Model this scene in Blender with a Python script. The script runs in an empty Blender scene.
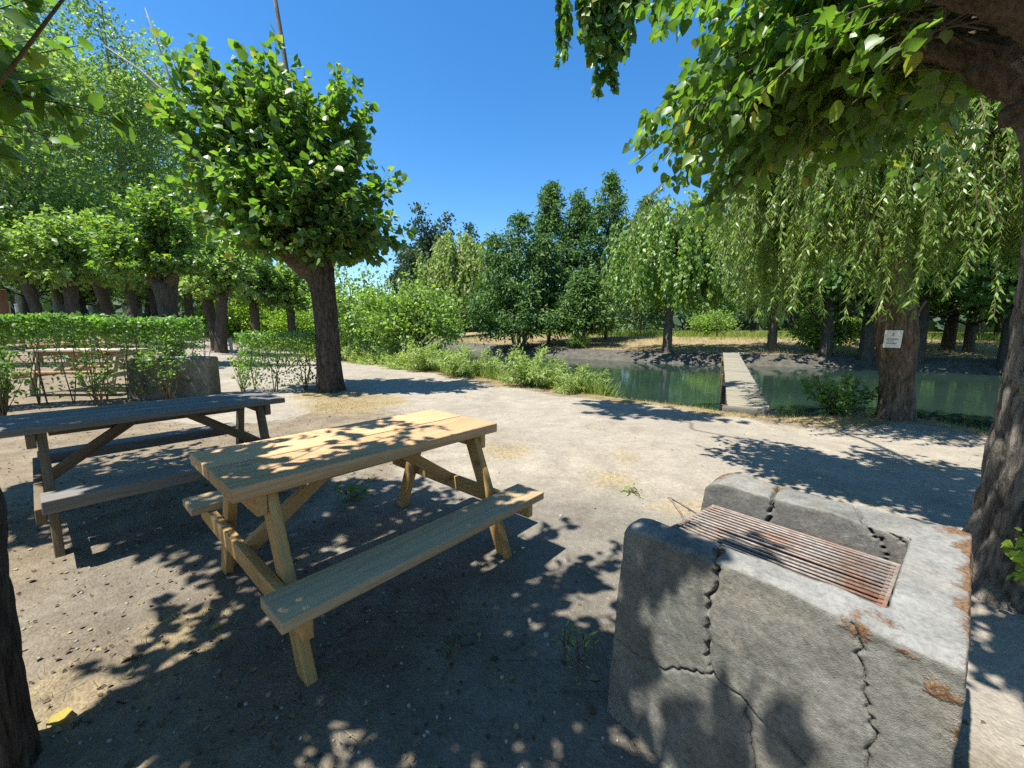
import bpy, bmesh, math, random
import numpy as np
from mathutils import Vector, Matrix, noise

random.seed(7)
RNG = np.random.default_rng(7)
S = bpy.context.scene
COL = S.collection
PI = math.pi

# ------------------------------------------------------------------ camera constants
CAM_H = 1.416
F_PX = 400.93
PITCH = 0.13602
ROLL = 0.0049


def at(px, py, Y):
    """world point seen at pixel px,py of the photo at depth Y"""
    r = (px - 512) / F_PX
    u = -(py - 384) / F_PX
    c, s = math.cos(PITCH), math.sin(PITCH)
    d = Vector((r - u * ROLL, c + (u + r * ROLL) * s, -s + (u + r * ROLL) * c))
    return Vector((0, 0, CAM_H)) + d * (Y / d.y)


# ------------------------------------------------------------------ object helpers
def tag(o, label=None, cat=None, group=None, kind=None):
    if label: o['label'] = label
    if cat: o['category'] = cat
    if group: o['group'] = group
    if kind: o['kind'] = kind
    return o


def thing(name, label, cat, loc=(0, 0, 0), rz=0.0, group=None):
    o = bpy.data.objects.new(name, None)
    o.empty_display_size = 0.1
    COL.objects.link(o)
    o.location = loc
    o.rotation_euler = (0, 0, rz)
    return tag(o, label, cat, group)


def dup(root, loc, rz=0.0, sc=1.0, label=None, group=None):
    r = root.copy()
    COL.objects.link(r)
    r.location = loc
    r.rotation_euler = (0, 0, rz)
    r.scale = (sc, sc, sc) if not hasattr(sc, '__len__') else sc
    if label: r['label'] = label
    if group: r['group'] = group
    for ch in list(root.children):
        c = ch.copy()
        COL.objects.link(c)
        c.parent = r
        for g in list(ch.children):
            d = g.copy()
            COL.objects.link(d)
            d.parent = c
    return r


def mesh_np(name, V, Fs, mat, parent=None, attrs=None, smooth=False):
    """V (n,3); Fs list of int arrays (m,k); attrs {name: (domain, type, array)}"""
    V = np.asarray(V, np.float32).reshape(-1, 3)
    if not isinstance(Fs, list): Fs = [Fs]
    Fs = [np.asarray(f, np.int32) for f in Fs if len(f)]
    me = bpy.data.meshes.new(name)
    nl = sum(f.size for f in Fs)
    nf = sum(len(f) for f in Fs)
    me.vertices.add(len(V)); me.vertices.foreach_set('co', V.ravel())
    me.loops.add(nl); me.polygons.add(nf)
    me.loops.foreach_set('vertex_index', np.concatenate([f.ravel() for f in Fs]))
    tot = np.concatenate([np.full(len(f), f.shape[1], np.int32) for f in Fs])
    st = np.concatenate([[0], np.cumsum(tot)[:-1]]).astype(np.int32)
    me.polygons.foreach_set('loop_start', st)
    if smooth:
        me.polygons.foreach_set('use_smooth', np.ones(nf, bool))
    for k, (dom, typ, arr) in (attrs or {}).items():
        a = me.attributes.new(k, typ, dom)
        a.data.foreach_set('vector' if typ == 'FLOAT_VECTOR' else 'value', np.asarray(arr, np.float32).ravel())
    me.update(calc_edges=True)
    me.validate()
    o = bpy.data.objects.new(name, me)
    COL.objects.link(o)
    if mat: me.materials.append(mat)
    if parent: o.parent = parent
    return o


class MB:
    """boxes and beams collected into one mesh; 'grain' holds lengthwise coordinates for wood"""
    def __init__(s):
        s.V, s.F, s.G = [], [], []
        s.n = 0

    def beam(s, p0, p1, w, t, up=(0, 0, 1), bev=0.005, seed=None, wob=0.0):
        p0, p1 = Vector(p0), Vector(p1)
        d = (p1 - p0); L = d.length; d.normalize()
        up = Vector(up)
        x = d.cross(up).normalized(); z = x.cross(d).normalized()
        bm = bmesh.new()
        bmesh.ops.create_cube(bm, size=1.0)
        for v in bm.verts:
            v.co = Vector((v.co.x * L, v.co.y * w, v.co.z * t))
        if bev:
            bmesh.ops.bevel(bm, geom=list(bm.edges), offset=bev, segments=2, affect='EDGES', profile=0.6)
        off = random.random() * 30 if seed is None else seed
        bm.verts.index_update()
        b0 = s.n
        for v in bm.verts:
            c = v.co
            q = p0 + d * (c.x + L / 2) - x * c.y + z * c.z
            if wob: q = q + Vector((random.gauss(0, wob), random.gauss(0, wob), random.gauss(0, wob)))
            s.V.append(q[:]); s.G.append((c.x + off, c.y + off * 1.7, c.z + off * 0.3)); s.n += 1
        for f in bm.faces:
            s.F.append([b0 + v.index for v in f.verts])
        bm.free()

    def build(s, name, mat, parent=None):
        byk = {}
        for f in s.F: byk.setdefault(len(f), []).append(f)
        return mesh_np(name, s.V, [np.array(v) for v in byk.values()], mat, parent,
                       {'grain': ('POINT', 'FLOAT_VECTOR', s.G)})


def tube_np(pts, rad, seg=6, cap=True):
    pts = np.asarray(pts, float); n = len(pts)
    rad = np.broadcast_to(np.asarray(rad, float), (n,))
    t = np.gradient(pts, axis=0); t /= np.linalg.norm(t, axis=1, keepdims=True) + 1e-9
    ref = np.array([0, 0, 1.0]) if abs(t[:, 2]).mean() < 0.8 else np.array([1.0, 0, 0])
    a = np.cross(t, ref); a /= np.linalg.norm(a, axis=1, keepdims=True) + 1e-9
    b = np.cross(t, a)
    th = np.linspace(0, 2 * PI, seg, endpoint=False)
    V = pts[:, None] + rad[:, None, None] * (np.cos(th)[None, :, None] * a[:, None] + np.sin(th)[None, :, None] * b[:, None])
    i = np.arange(n - 1)[:, None] * seg; j = np.arange(seg)[None]; j2 = (j + 1) % seg
    F = np.stack([i + j, i + j2, i + seg + j2, i + seg + j], -1).reshape(-1, 4)
    V = V.reshape(-1, 3)
    if cap and seg == 4 or cap and seg == 3:
        return V, F
    if cap:
        V = np.vstack([V, pts[-1:] + t[-1:] * rad[-1] * 0.3])
        k = len(V) - 1; base = (n - 1) * seg
        F = np.vstack([F, [[base + q, base + (q + 1) % seg, k, k] for q in range(seg)]])
    return V, F


def join_np(parts):
    Vs, Fs, n = [], [], 0
    for V, F in parts:
        Vs.append(V); Fs.append(F + n); n += len(V)
    V = np.vstack(Vs); F = np.vstack(Fs)
    tri = F[:, 2] == F[:, 3]
    return V, [F[~tri], F[tri][:, :3]]


def tubes_obj(name, lst, mat, parent=None, smooth=True):
    V, Fs = join_np(lst)
    return mesh_np(name, V, Fs, mat, parent, smooth=smooth)


# ------------------------------------------------------------------ leaves
HEART = (np.array([[0, 0, 0], [.40, .12, .10], [.40, .52, .12], [0, 1, -.06], [-.40, .52, .12], [-.40, .12, .10], [0, .5, 0]]),
         np.array([[0, 1, 2, 6], [6, 2, 3, 3], [0, 6, 4, 5], [6, 3, 4, 4]]))
_o = [(0, 0), (.20, -.07), (.37, .03), (.45, .22), (.41, .43), (.28, .66), (.12, .87), (0, 1.03)]
_m = [0, .02, .08, .22, .43, .66, .87, 1.03]
_T = [(0, y, -.10 * y * y) for y in _m] + [(x, y, .26 * x - .10 * y * y + .10 * x * math.sin(9 * y)) for x, y in _o] + [(-x, y, .26 * x - .10 * y * y - .08 * x * math.sin(8 * y)) for x, y in _o]
_F = []
for _i in range(7):
    _F.append((_i, 8 + _i, 9 + _i, _i + 1)); _F.append((_i, _i + 1, 17 + _i, 16 + _i))
LEAFX = (np.array(_T), np.array(_F))
RHOMB = (np.array([[0, 0, 0], [.34, .45, .10], [0, 1, 0], [-.34, .45, .10]]), np.array([[0, 1, 2, 2], [0, 2, 3, 3]]))
NARROW = (np.array([[0, 0, 0], [.11, .4, .02], [0, 1, -.05], [-.11, .4, .02]]), np.array([[0, 1, 2, 3]]))
SPRAY = (np.array([[0, 0, 0], [.20, .35, .03], [.05, 1, -.1], [-.05, 1, -.1], [-.20, .35, .03]]), np.array([[0, 1, 2, 2], [0, 2, 3, 3], [0, 3, 4, 4]]))
BLADE = (np.array([[-.03, 0, 0], [.03, 0, 0], [.018, .6, .05], [0, 1, .25], [-.018, .6, .05]]), np.array([[0, 1, 2, 4], [4, 2, 3, 3]]))


def nrm(a):
    return a / (np.linalg.norm(a, axis=-1, keepdims=True) + 1e-9)


def leaves_np(pos, d, n, size, tmpl):
    T, F = tmpl
    d = nrm(d); x = nrm(np.cross(d, n)); n = np.cross(x, d)
    size = np.broadcast_to(np.asarray(size, float), (len(pos),))
    V = pos[:, None] + size[:, None, None] * (x[:, None] * T[None, :, 0:1] + d[:, None] * T[None, :, 1:2] + n[:, None] * T[None, :, 2:3])
    k = len(T)
    FF = (F[None] + (np.arange(len(pos)) * k)[:, None, None]).reshape(-1, 4)
    tri = FF[:, 2] == FF[:, 3]
    return V.reshape(-1, 3), FF, tri


def leaves_obj(name, pos, d, n, size, tmpl, mat, parent=None, tint=None, rng=RNG):
    V, FF, tri = leaves_np(pos, d, n, size, tmpl)
    nf = len(tmpl[1])
    if tint is None: tint = rng.random(len(pos))
    fa = np.repeat(tint, nf)
    order = np.concatenate([fa[~tri], fa[tri]])
    return mesh_np(name, V, [FF[~tri], FF[tri][:, :3]], mat, parent, {'tint': ('FACE', 'FLOAT', order)})


def rdir(rng, n):
    return nrm(rng.normal(size=(n, 3)))


def in_ells(rng, ells, n, surf=0.45):
    """ells: (cx,cy,cz, rx,ry,rz, weight)"""
    E = np.array(ells, float)
    k = rng.choice(len(E), n, p=E[:, 6] / E[:, 6].sum())
    u = rdir(rng, n) * (rng.random((n, 1)) ** surf)
    return E[k, :3] + u * E[k, 3:6]


def shoot_crown(rng, head, ells, nsh, nl, size, droop=0.35, rise=0.25, tmin=0.3, off=0.06, surf=0.35, hr=0.25):
    """leafy shoots growing from a pollarded head to points in the ellipsoids"""
    head = np.array(head, float)
    T = in_ells(rng, ells, nsh, surf)
    H = head + rdir(rng, nsh) * hr
    L = np.linalg.norm(T - H, axis=1)
    C = (H + T) / 2 + np.stack([rng.normal(0, .1, nsh) * L, rng.normal(0, .1, nsh) * L, rise * L], 1)
    cnt = np.maximum(4, (nl * L / L.mean() * rng.uniform(.7, 1.3, nsh))).astype(int)
    idx = np.repeat(np.arange(nsh), cnt)
    t = tmin + (1 - tmin) * rng.random(len(idx)) ** .8
    t_ = t[:, None]
    P = (1 - t_) ** 2 * H[idx] + 2 * t_ * (1 - t_) * C[idx] + t_ ** 2 * T[idx]
    tang = nrm(2 * (1 - t_) * (C - H)[idx] + 2 * t_ * (T - C)[idx])
    r = rdir(rng, len(idx))
    pet = nrm(r + .4 * tang)
    P = P + pet * off * rng.uniform(.4, 1.3, (len(idx), 1))
    d = nrm(pet * .8 + tang * .4 + np.array([0, 0, -droop]) + .35 * rdir(rng, len(idx)))
    out = nrm(P - head)
    n = nrm(np.array([0, 0, .5]) + .65 * out + .9 * rdir(rng, len(idx)))
    sz = size * rng.uniform(.55, 1.15, len(idx)) * (1.05 - .45 * np.clip(t - .75, 0, 1) * 3 * rng.random(len(idx)))
    return P, d, n, sz, (H, C, T)


def shoots_tubes(HCT, r0, r1, seg=4, n=7, every=1):
    H, C, T = HCT
    out = []
    t = np.linspace(0, 1, n)[:, None]
    for i in range(0, len(H), every):
        P = (1 - t) ** 2 * H[i] + 2 * t * (1 - t) * C[i] + t ** 2 * T[i]
        out.append(tube_np(P, np.linspace(r0, r1, n), seg))
    return out


def cluster_crown(rng, ells, ncl, m, sig, size, surf=.4, up=.3, droop=.15):
    Cc = in_ells(rng, ells, ncl, surf)
    cnt = np.maximum(5, rng.poisson(m, ncl))
    idx = np.repeat(np.arange(ncl), cnt)
    sg = sig * rng.uniform(.6, 1.3, ncl)[idx][:, None]
    P = Cc[idx] + rng.normal(size=(len(idx), 3)) * sg * np.array([1, 1, .7])
    d = nrm(nrm(P - Cc[idx]) * .6 + rdir(rng, len(idx)) + np.array([0, 0, -droop]))
    n = nrm(np.array([0, 0, up]) + rdir(rng, len(idx)) * .9)
    return P, d, n, size * rng.uniform(.6, 1.25, len(idx)), Cc


def weep_crown(rng, starts, outward, L, step, size, spread=.5, side=.7, curl=.12):
    """hanging strands: starts (n,3), outward (n,3) horizontal unit * reach, L (n,) lengths"""
    n = len(starts)
    cnt = np.maximum(4, (L / step)).astype(int)
    idx = np.repeat(np.arange(n), cnt)
    s = rng.random(len(idx)) * L[idx]
    ph = rng.random((n, 2)) * 6.28; fr = rng.uniform(.6, 1.4, n)

    def path(i, s):
        e = 1 - np.exp(-s / spread)
        x = starts[i] + outward[i] * e[:, None]
        x[:, 2] -= np.maximum(0, s - .55 * spread * e)
        x[:, 0] += curl * np.sin(s * fr[i] * 1.7 + ph[i, 0]) * np.minimum(1, s)
        x[:, 1] += curl * np.sin(s * fr[i] * 1.7 + ph[i, 1]) * np.minimum(1, s)
        return x
    P = path(idx, s)
    r = rdir(rng, len(idx)); r[:, 2] *= .4
    d = nrm(r * side + np.array([0, 0, -.9]))
    nn = rdir(rng, len(idx)); nn[:, 2] = abs(nn[:, 2]) * .6
    tubes = []
    for i in range(n):
        q = np.linspace(0, L[i], 7)
        tubes.append(tube_np(path(np.full(7, i), q), np.linspace(.008, .003, 7), 3))
    return P, d, nn, size * rng.uniform(.6, 1.25, len(idx)), tubes


# ------------------------------------------------------------------ materials
class NT:
    def __init__(s, name):
        s.m = bpy.data.materials.new(name)
        s.m.use_nodes = True
        s.t = s.m.node_tree
        s.t.nodes.clear()
        s.out = s.t.nodes.new('ShaderNodeOutputMaterial')

    def n(s, typ, props=None, **ins):
        nd = s.t.nodes.new('ShaderNode' + typ)
        for k, v in (props or {}).items(): setattr(nd, k, v)
        for k, v in ins.items():
            key = k.replace('_', ' ')
            s.set(nd.inputs[int(k[1:])] if k[0] == 'i' and k[1:].isdigit() else nd.inputs[key], v)
        return nd

    def set(s, sock, v):
        if hasattr(v, 'is_linked') or hasattr(v, 'links'): s.t.links.new(v, sock)
        elif isinstance(v, bpy.types.Node): s.t.links.new(v.outputs[0], sock)
        else: sock.default_value = v

    def attr(s, name, vec=False):
        a = s.n('Attribute', {'attribute_name': name})
        return a.outputs['Vector' if vec else 'Fac']

    def ramp(s, fac, stops, interp='LINEAR'):
        r = s.n('ValToRGB', None, Fac=fac)
        r.color_ramp.interpolation = interp
        el = r.color_ramp.elements
        while len(el) < len(stops): el.new(.5)
        for e, (p, c) in zip(el, stops):
            e.position = p
            e.color = (*c, 1) if len(c) == 3 else c
        return r.outputs[0]

    def mix(s, fac, a, b, mode='MIX'):
        m = s.n('Mix', {'data_type': 'RGBA', 'blend_type': mode})
        s.set(m.inputs[0], fac)
        s.set(m.inputs[6], a if not isinstance(a, tuple) else (*a[:3], 1))
        s.set(m.inputs[7], b if not isinstance(b, tuple) else (*b[:3], 1))
        return m.outputs[2]

    def math(s, op, a, b=0.0, c=0.0, clamp=False):
        m = s.n('Math', {'operation': op, 'use_clamp': clamp})
        s.set(m.inputs[0], a); s.set(m.inputs[1], b); s.set(m.inputs[2], c)
        return m.outputs[0]

    def noise(s, vec, scale, detail=4.0, rough=.55, dist=0.0):
        nd = s.n('TexNoise', None, Vector=vec, Scale=scale, Detail=detail, Roughness=rough, Distortion=dist)
        return nd.outputs[0]

    def map(s, vec, scale=(1, 1, 1), loc=(0, 0, 0)):
        return s.n('Mapping', None, Vector=vec, Scale=scale, Location=loc).outputs[0]

    def bump(s, h, strength=.5, dist=.01):
        return s.n('Bump', None, Height=h, Strength=strength, Distance=dist).outputs[0]

    def principled(s, color, rough=.8, spec=.3, normal=None, **kw):
        p = s.n('BsdfPrincipled')
        s.set(p.inputs['Base Color'], color if not isinstance(color, tuple) else (*color[:3], 1))
        s.set(p.inputs['Roughness'], rough)
        s.set(p.inputs['Specular IOR Level'], spec)
        if normal is not None: s.set(p.inputs['Normal'], normal)
        for k, v in kw.items(): s.set(p.inputs[k.replace('_', ' ')], v)
        return p.outputs[0]

    def done(s, sh):
        s.t.links.new(sh, s.out.inputs[0])
        return s.m


def leaf_mat(name, stops, trans=.35, rough=.42, spec=.45, tmul=(1.5, 1.9, .7)):
    k = NT(name)
    c = k.ramp(k.attr('tint'), stops)
    p = k.principled(c, rough, spec)
    t = k.n('BsdfTranslucent', None, Color=k.mix(1.0, c, tmul, 'MULTIPLY'))
    m = k.n('MixShader', None, i0=trans)
    k.t.links.new(p, m.inputs[1]); k.t.links.new(t.outputs[0], m.inputs[2])
    return k.done(m.outputs[0])


M = {}
M['leaf_pollard'] = leaf_mat('leaf_pollard', [(0, (0.086, 0.150, 0.035)), (.5, (0.132, 0.217, 0.050)), (.9, (0.184, 0.284, 0.066)), (.955, (0.259, 0.318, 0.068)), (1, (0.383, 0.312, 0.067))], .46, .40, .55, (1.5, 1.75, .55))
M['leaf_poplar'] = leaf_mat('leaf_poplar', [(0, (0.167, 0.240, 0.068)), (.6, (0.239, 0.327, 0.094)), (1, (0.324, 0.408, 0.123))], .48, .42, .5, (1.4, 1.6, .65))
M['leaf_willow'] = leaf_mat('leaf_willow', [(0, (0.150, 0.229, 0.058)), (.6, (0.222, 0.317, 0.080)), (1, (0.324, 0.415, 0.112))], .5, .42, .5, (1.45, 1.65, .6))
M['leaf_pale_willow'] = leaf_mat('leaf_pale_willow', [(0, (0.196, 0.235, 0.066)), (.6, (0.265, 0.314, 0.094)), (1, (0.333, 0.370, 0.132))], .35, .55, .3)
M['leaf_fir'] = leaf_mat('leaf_fir', [(0, (0.057, 0.105, 0.030)), (.6, (0.090, 0.161, 0.042)), (1, (0.150, 0.224, 0.058))], .25, .6, .25)
M['leaf_dark'] = leaf_mat('leaf_dark', [(0, (0.078, 0.140, 0.036)), (.6, (0.121, 0.207, 0.050)), (1, (0.187, 0.282, 0.073))], .44, .45, .45)
M['leaf_bright'] = leaf_mat('leaf_bright', [(0, (.16, .24, .03)), (.6, (.23, .32, .045)), (1, (.30, .36, .06))], .42)
M['leaf_hedge'] = leaf_mat('leaf_hedge', [(0, (0.089, 0.158, 0.039)), (.6, (0.151, 0.249, 0.057)), (1, (0.235, 0.341, 0.081))], .42, .45, .7)
M['leaf_reed'] = leaf_mat('leaf_reed', [(0, (0.192, 0.255, 0.072)), (.6, (0.279, 0.337, 0.109)), (1, (0.401, 0.409, 0.157))], .44, .5, .5)
M['leaf_far'] = leaf_mat('leaf_far', [(0, (.045, .075, .04)), (.6, (.065, .10, .05)), (1, (.09, .12, .06))], .2, .6, .2)
M['grass_dry'] = leaf_mat('grass_dry', [(0, (.26, .20, .09)), (.6, (.38, .30, .14)), (.88, (.44, .36, .18)), (1, (.2, .22, .06))], .3, .7, .15, (1.2, 1.1, .8))
M['grass_green'] = leaf_mat('grass_green', [(0, (.14, .20, .04)), (.6, (.22, .27, .06)), (1, (.36, .33, .12))], .4, .6, .2)
M['litter'] = leaf_mat('litter', [(0, (.07, .048, .028)), (.5, (.15, .11, .065)), (.9, (.25, .20, .12)), (1, (.36, .30, .12))], .1, .75, .15, (1, 1, 1))
M['leaf_yellow'] = leaf_mat('leaf_yellow', [(0, (.36, .29, .06)), (1, (.4, .31, .06))], .2, .5, .3, (1, 1, .8))


def bark_mat(name, dark, light, zs=.25, sc=14, bstr=.7, lich=None):
    k = NT(name)
    g = k.n('TexCoord').outputs['Object']
    v = k.map(g, (1, 1, zs))
    a = k.noise(v, sc, 6, .65, .4)
    b = k.noise(g, 3.2, 5, .6)
    c = k.ramp(a, [(.3, dark), (.5, tuple((x + y) / 2 for x, y in zip(dark, light))), (.72, light)])
    c = k.mix(k.math('MULTIPLY', b, .9), c, tuple(x * 1.15 for x in dark), 'MIX')
    c = k.mix(k.math('MULTIPLY', k.math('POWER', k.attr('furrow'), 2.0), .8), c, tuple(x * .45 for x in dark))
    if lich:
        l = k.math('GREATER_THAN', k.noise(g, 9, 6, .7), .62)
        c = k.mix(k.math('MULTIPLY', l, .55), c, lich)
    f = k.noise(v, sc * 3, 5, .65)
    h = k.math('ADD', a, k.math('MULTIPLY', f, .6))
    c = k.mix(.7, c, k.ramp(f, [(.3, (.55, .54, .52)), (.52, (1, 1, 1)), (.75, (1.3, 1.28, 1.24))]), 'MULTIPLY')
    return k.done(k.principled(c, .92, .15, k.bump(h, bstr, .05)))


M['bark'] = bark_mat('bark', (.12, .10, .08), (.52, .455, .37), .09, 24, 1.0, (.30, .29, .21))
M['bark_dark'] = bark_mat('bark_dark', (.05, .038, .028), (.24, .195, .145), .10, 22, 1.0)
M['bark_head'] = bark_mat('bark_head', (.05, .032, .02), (.33, .265, .185), .5, 22, 1.0)
M['bark_willow'] = bark_mat('bark_willow', (.085, .062, .042), (.30, .23, .16), .3, 9, .8)
M['bark_pale'] = bark_mat('bark_pale', (.20, .185, .15), (.48, .45, .38), .3, 6, .4)
M['bark_fir'] = bark_mat('bark_fir', (.10, .08, .06), (.25, .21, .17), .3, 8, .5)
M['twig'] = bark_mat('twig', (.10, .075, .045), (.2, .15, .09), .3, 20, .2)


def wood_mat(name, base, dark, knot, grey=0.0, greycol=(.3, .29, .26), rough=.65, bstr=.25, attr_grey=False):
    k = NT(name)
    g = k.attr('grain', True)
    v = k.map(g, (1.2, 16, 16))
    a = k.noise(v, 1.6, 6, .6, 1.2)
    f = k.noise(k.map(g, (3, 90, 90)), 1.5, 3, .6)
    c = k.ramp(a, [(.3, dark), (.55, base), (.75, tuple(min(1, x * 1.18) for x in base))])
    c = k.mix(k.math('MULTIPLY', k.math('SUBTRACT', f, .35, clamp=True), .85), c, dark)
    # knots
    w = k.n('TexVoronoi', {'feature': 'F1'}, Vector=k.map(g, (3.2, 9, 3)), Scale=1.0).outputs['Distance']
    kn = k.math('SUBTRACT', 1.0, k.n('MapRange', None, Value=w, i1=.05, i2=.13).outputs[0])
    c = k.mix(k.math('MULTIPLY', kn, .75), c, knot)
    # weather stains
    st = k.noise(k.map(g, (1.5, 5, 5)), 2.2, 5, .65)
    stf = k.n('MapRange', None, Value=st, i1=.48, i2=.72).outputs[0]
    c = k.mix(k.math('MULTIPLY', stf, .5 + grey * .4), c, greycol)
    if grey:
        c = k.mix(grey, c, k.ramp(f, [(.3, tuple(x * .45 for x in greycol)), (.6, greycol)]))
    tn = k.noise(k.map(g, (.05, .12, .12)), 1.0, 2, .5)
    c = k.mix(1.0, c, k.ramp(tn, [(.3, (.72, .70, .67)), (.5, (1, 1, 1)), (.7, (1.2, 1.2, 1.2))]), 'MULTIPLY')
    h = k.math('ADD', k.math('MULTIPLY', a, .6), k.math('MULTIPLY', f, .6))
    return k.done(k.principled(c, rough, .3, k.bump(h, bstr, .004)))


M['pine'] = wood_mat('pine', (.555, .35, .18), (.41, .235, .105), (.19, .09, .035), 0, (.37, .275, .165))
M['pine_leg'] = wood_mat('pine_leg', (.53, .315, .115), (.38, .205, .06), (.18, .08, .03), 0, (.36, .24, .11))
M['pine_seat'] = wood_mat('pine_seat', (.47, .335, .175), (.30, .20, .10), (.15, .085, .045), .22, (.37, .295, .20))
M['old_wood'] = wood_mat('old_wood', (.185, .165, .135), (.09, .08, .065), (.05, .04, .035), .6, (.215, .20, .175), .8, .5)
M['old_leg'] = wood_mat('old_leg', (.20, .14, .075), (.10, .07, .04), (.05, .03, .02), .15, (.17, .14, .10), .8, .4)
M['red_wood'] = wood_mat('red_wood', (0.391, 0.205, 0.093), (0.242, 0.112, 0.047), (0.112, 0.056, 0.028), .0, (0.326, 0.223, 0.149))
M['pale_wood'] = wood_mat('pale_wood', (0.484, 0.391, 0.270), (0.335, 0.260, 0.167), (0.186, 0.121, 0.074), .2, (0.419, 0.381, 0.316))
M['deck_wood'] = wood_mat('deck_wood', (.30, .26, .175), (.17, .145, .10), (.11, .09, .065), .3, (.30, .275, .21), .85, .3)
M['post_wood'] = wood_mat('post_wood', (.30, .14, .07), (.16, .08, .04), (.1, .05, .03), .1, (.28, .22, .17))
M['post_pale'] = wood_mat('post_pale', (.60, .56, .48), (.42, .39, .33), (.3, .25, .2), .3, (.55, .53, .48))


def ground_mat():
    k = NT('ground_soil')
    g = k.n('TexCoord').outputs['Object']
    path, dry, mud, green = (k.attr(x) for x in ('path', 'dry', 'mud', 'green'))
    n1 = k.noise(g, .55, 6, .62); n2 = k.noise(g, 3.5, 6, .65); n3 = k.noise(g, 22, 5, .7); n4 = k.noise(g, 120, 3, .7)
    dirt = k.ramp(n2, [(.3, (0.155, 0.120, 0.077)), (.55, (0.223, 0.177, 0.120)), (.8, (0.281, 0.230, 0.158))])
    pth = k.ramp(n2, [(.28, (0.252, 0.216, 0.164)), (.5, (0.315, 0.271, 0.207)), (.75, (0.374, 0.329, 0.254))])
    pth = k.mix(k.n('MapRange', None, Value=n1, i1=.45, i2=.68).outputs[0], pth, (0.265, 0.232, 0.184))
    pf = k.n('MapRange', None, Value=k.math('ADD', path, k.math('MULTIPLY', k.math('SUBTRACT', n2, .5), 1.1)), i1=.3, i2=.7).outputs[0]
    c = k.mix(pf, dirt, pth)
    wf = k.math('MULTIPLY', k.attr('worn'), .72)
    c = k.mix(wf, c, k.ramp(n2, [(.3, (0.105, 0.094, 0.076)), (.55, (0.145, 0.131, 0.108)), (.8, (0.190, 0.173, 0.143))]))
    df = k.n('MapRange', None, Value=k.math('ADD', dry, k.math('MULTIPLY', k.math('SUBTRACT', n2, .5), 1.3)), i1=.35, i2=.75).outputs[0]
    c = k.mix(k.math('MULTIPLY', df, .75), c, k.ramp(n3, [(.3, (0.227, 0.165, 0.077)), (.7, (0.370, 0.288, 0.139))]))
    gf = k.n('MapRange', None, Value=k.math('ADD', green, k.math('MULTIPLY', k.math('SUBTRACT', n2, .5), 1.0)), i1=.35, i2=.7).outputs[0]
    c = k.mix(gf, c, k.ramp(n3, [(.3, (0.076, 0.099, 0.023)), (.7, (0.168, 0.172, 0.054))]))
    mf = k.n('MapRange', None, Value=k.math('ADD', mud, k.math('MULTIPLY', k.math('SUBTRACT', n2, .5), .6)), i1=.3, i2=.7).outputs[0]
    c = k.mix(mf, c, k.ramp(n2, [(.3, (.06, .054, .042)), (.7, (.135, .124, .098))]))
    # fine gravel and grit
    vo = k.n('TexVoronoi', {'feature': 'F1'}, Vector=g, Scale=95.0)
    spk = k.ramp(vo.outputs['Color'], [(0, (.72, .72, .72)), (.5, (.97, .97, .97)), (1, (1.22, 1.2, 1.17))])
    c = k.mix(.55, c, spk, 'MULTIPLY')
    big = k.noise(g, 1.1, 6, .7, .6)
    c = k.mix(.75, c, k.ramp(big, [(.3, (.74, .72, .69)), (.5, (1, 1, 1)), (.7, (1.16, 1.15, 1.13))]), 'MULTIPLY')
    c = k.mix(.7, c, k.ramp(n3, [(.3, (.72, .71, .70)), (.52, (1, 1, 1)), (.75, (1.22, 1.2, 1.16))]), 'MULTIPLY')
    # dark organic crumbs on the soil
    cr = k.math('GREATER_THAN', k.noise(g, 42, 4, .7), k.math('ADD', .70, k.math('MULTIPLY', pf, .06)))
    c = k.mix(k.math('MULTIPLY', cr, .6), c, (.09, .065, .04))
    h = k.math('ADD', k.math('MULTIPLY', n3, .8), k.math('ADD', k.math('MULTIPLY', n4, .35), k.math('MULTIPLY', n2, 1.2)))
    h = k.math('SUBTRACT', h, k.math('MULTIPLY', vo.outputs['Distance'], .4))
    return k.done(k.principled(c, .95, .12, k.bump(h, .6, .02)))


M['ground'] = ground_mat()


def water_mat():
    k = NT('river_water')
    g = k.n('TexCoord').outputs['Object']
    a = k.noise(k.map(g, (1, 1.6, 1)), 2.2, 3, .5, .3)
    b = k.noise(g, .25, 3, .5)
    rip = k.math('ADD', a, k.math('MULTIPLY', k.noise(g, 9, 2, .5), .25))
    c = k.ramp(b, [(.35, (.014, .030, .021)), (.65, (.021, .040, .028))])
    return k.done(k.principled(c, .035, .5, k.bump(rip, .06, .05), IOR=1.33))


M['water'] = water_mat()


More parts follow.
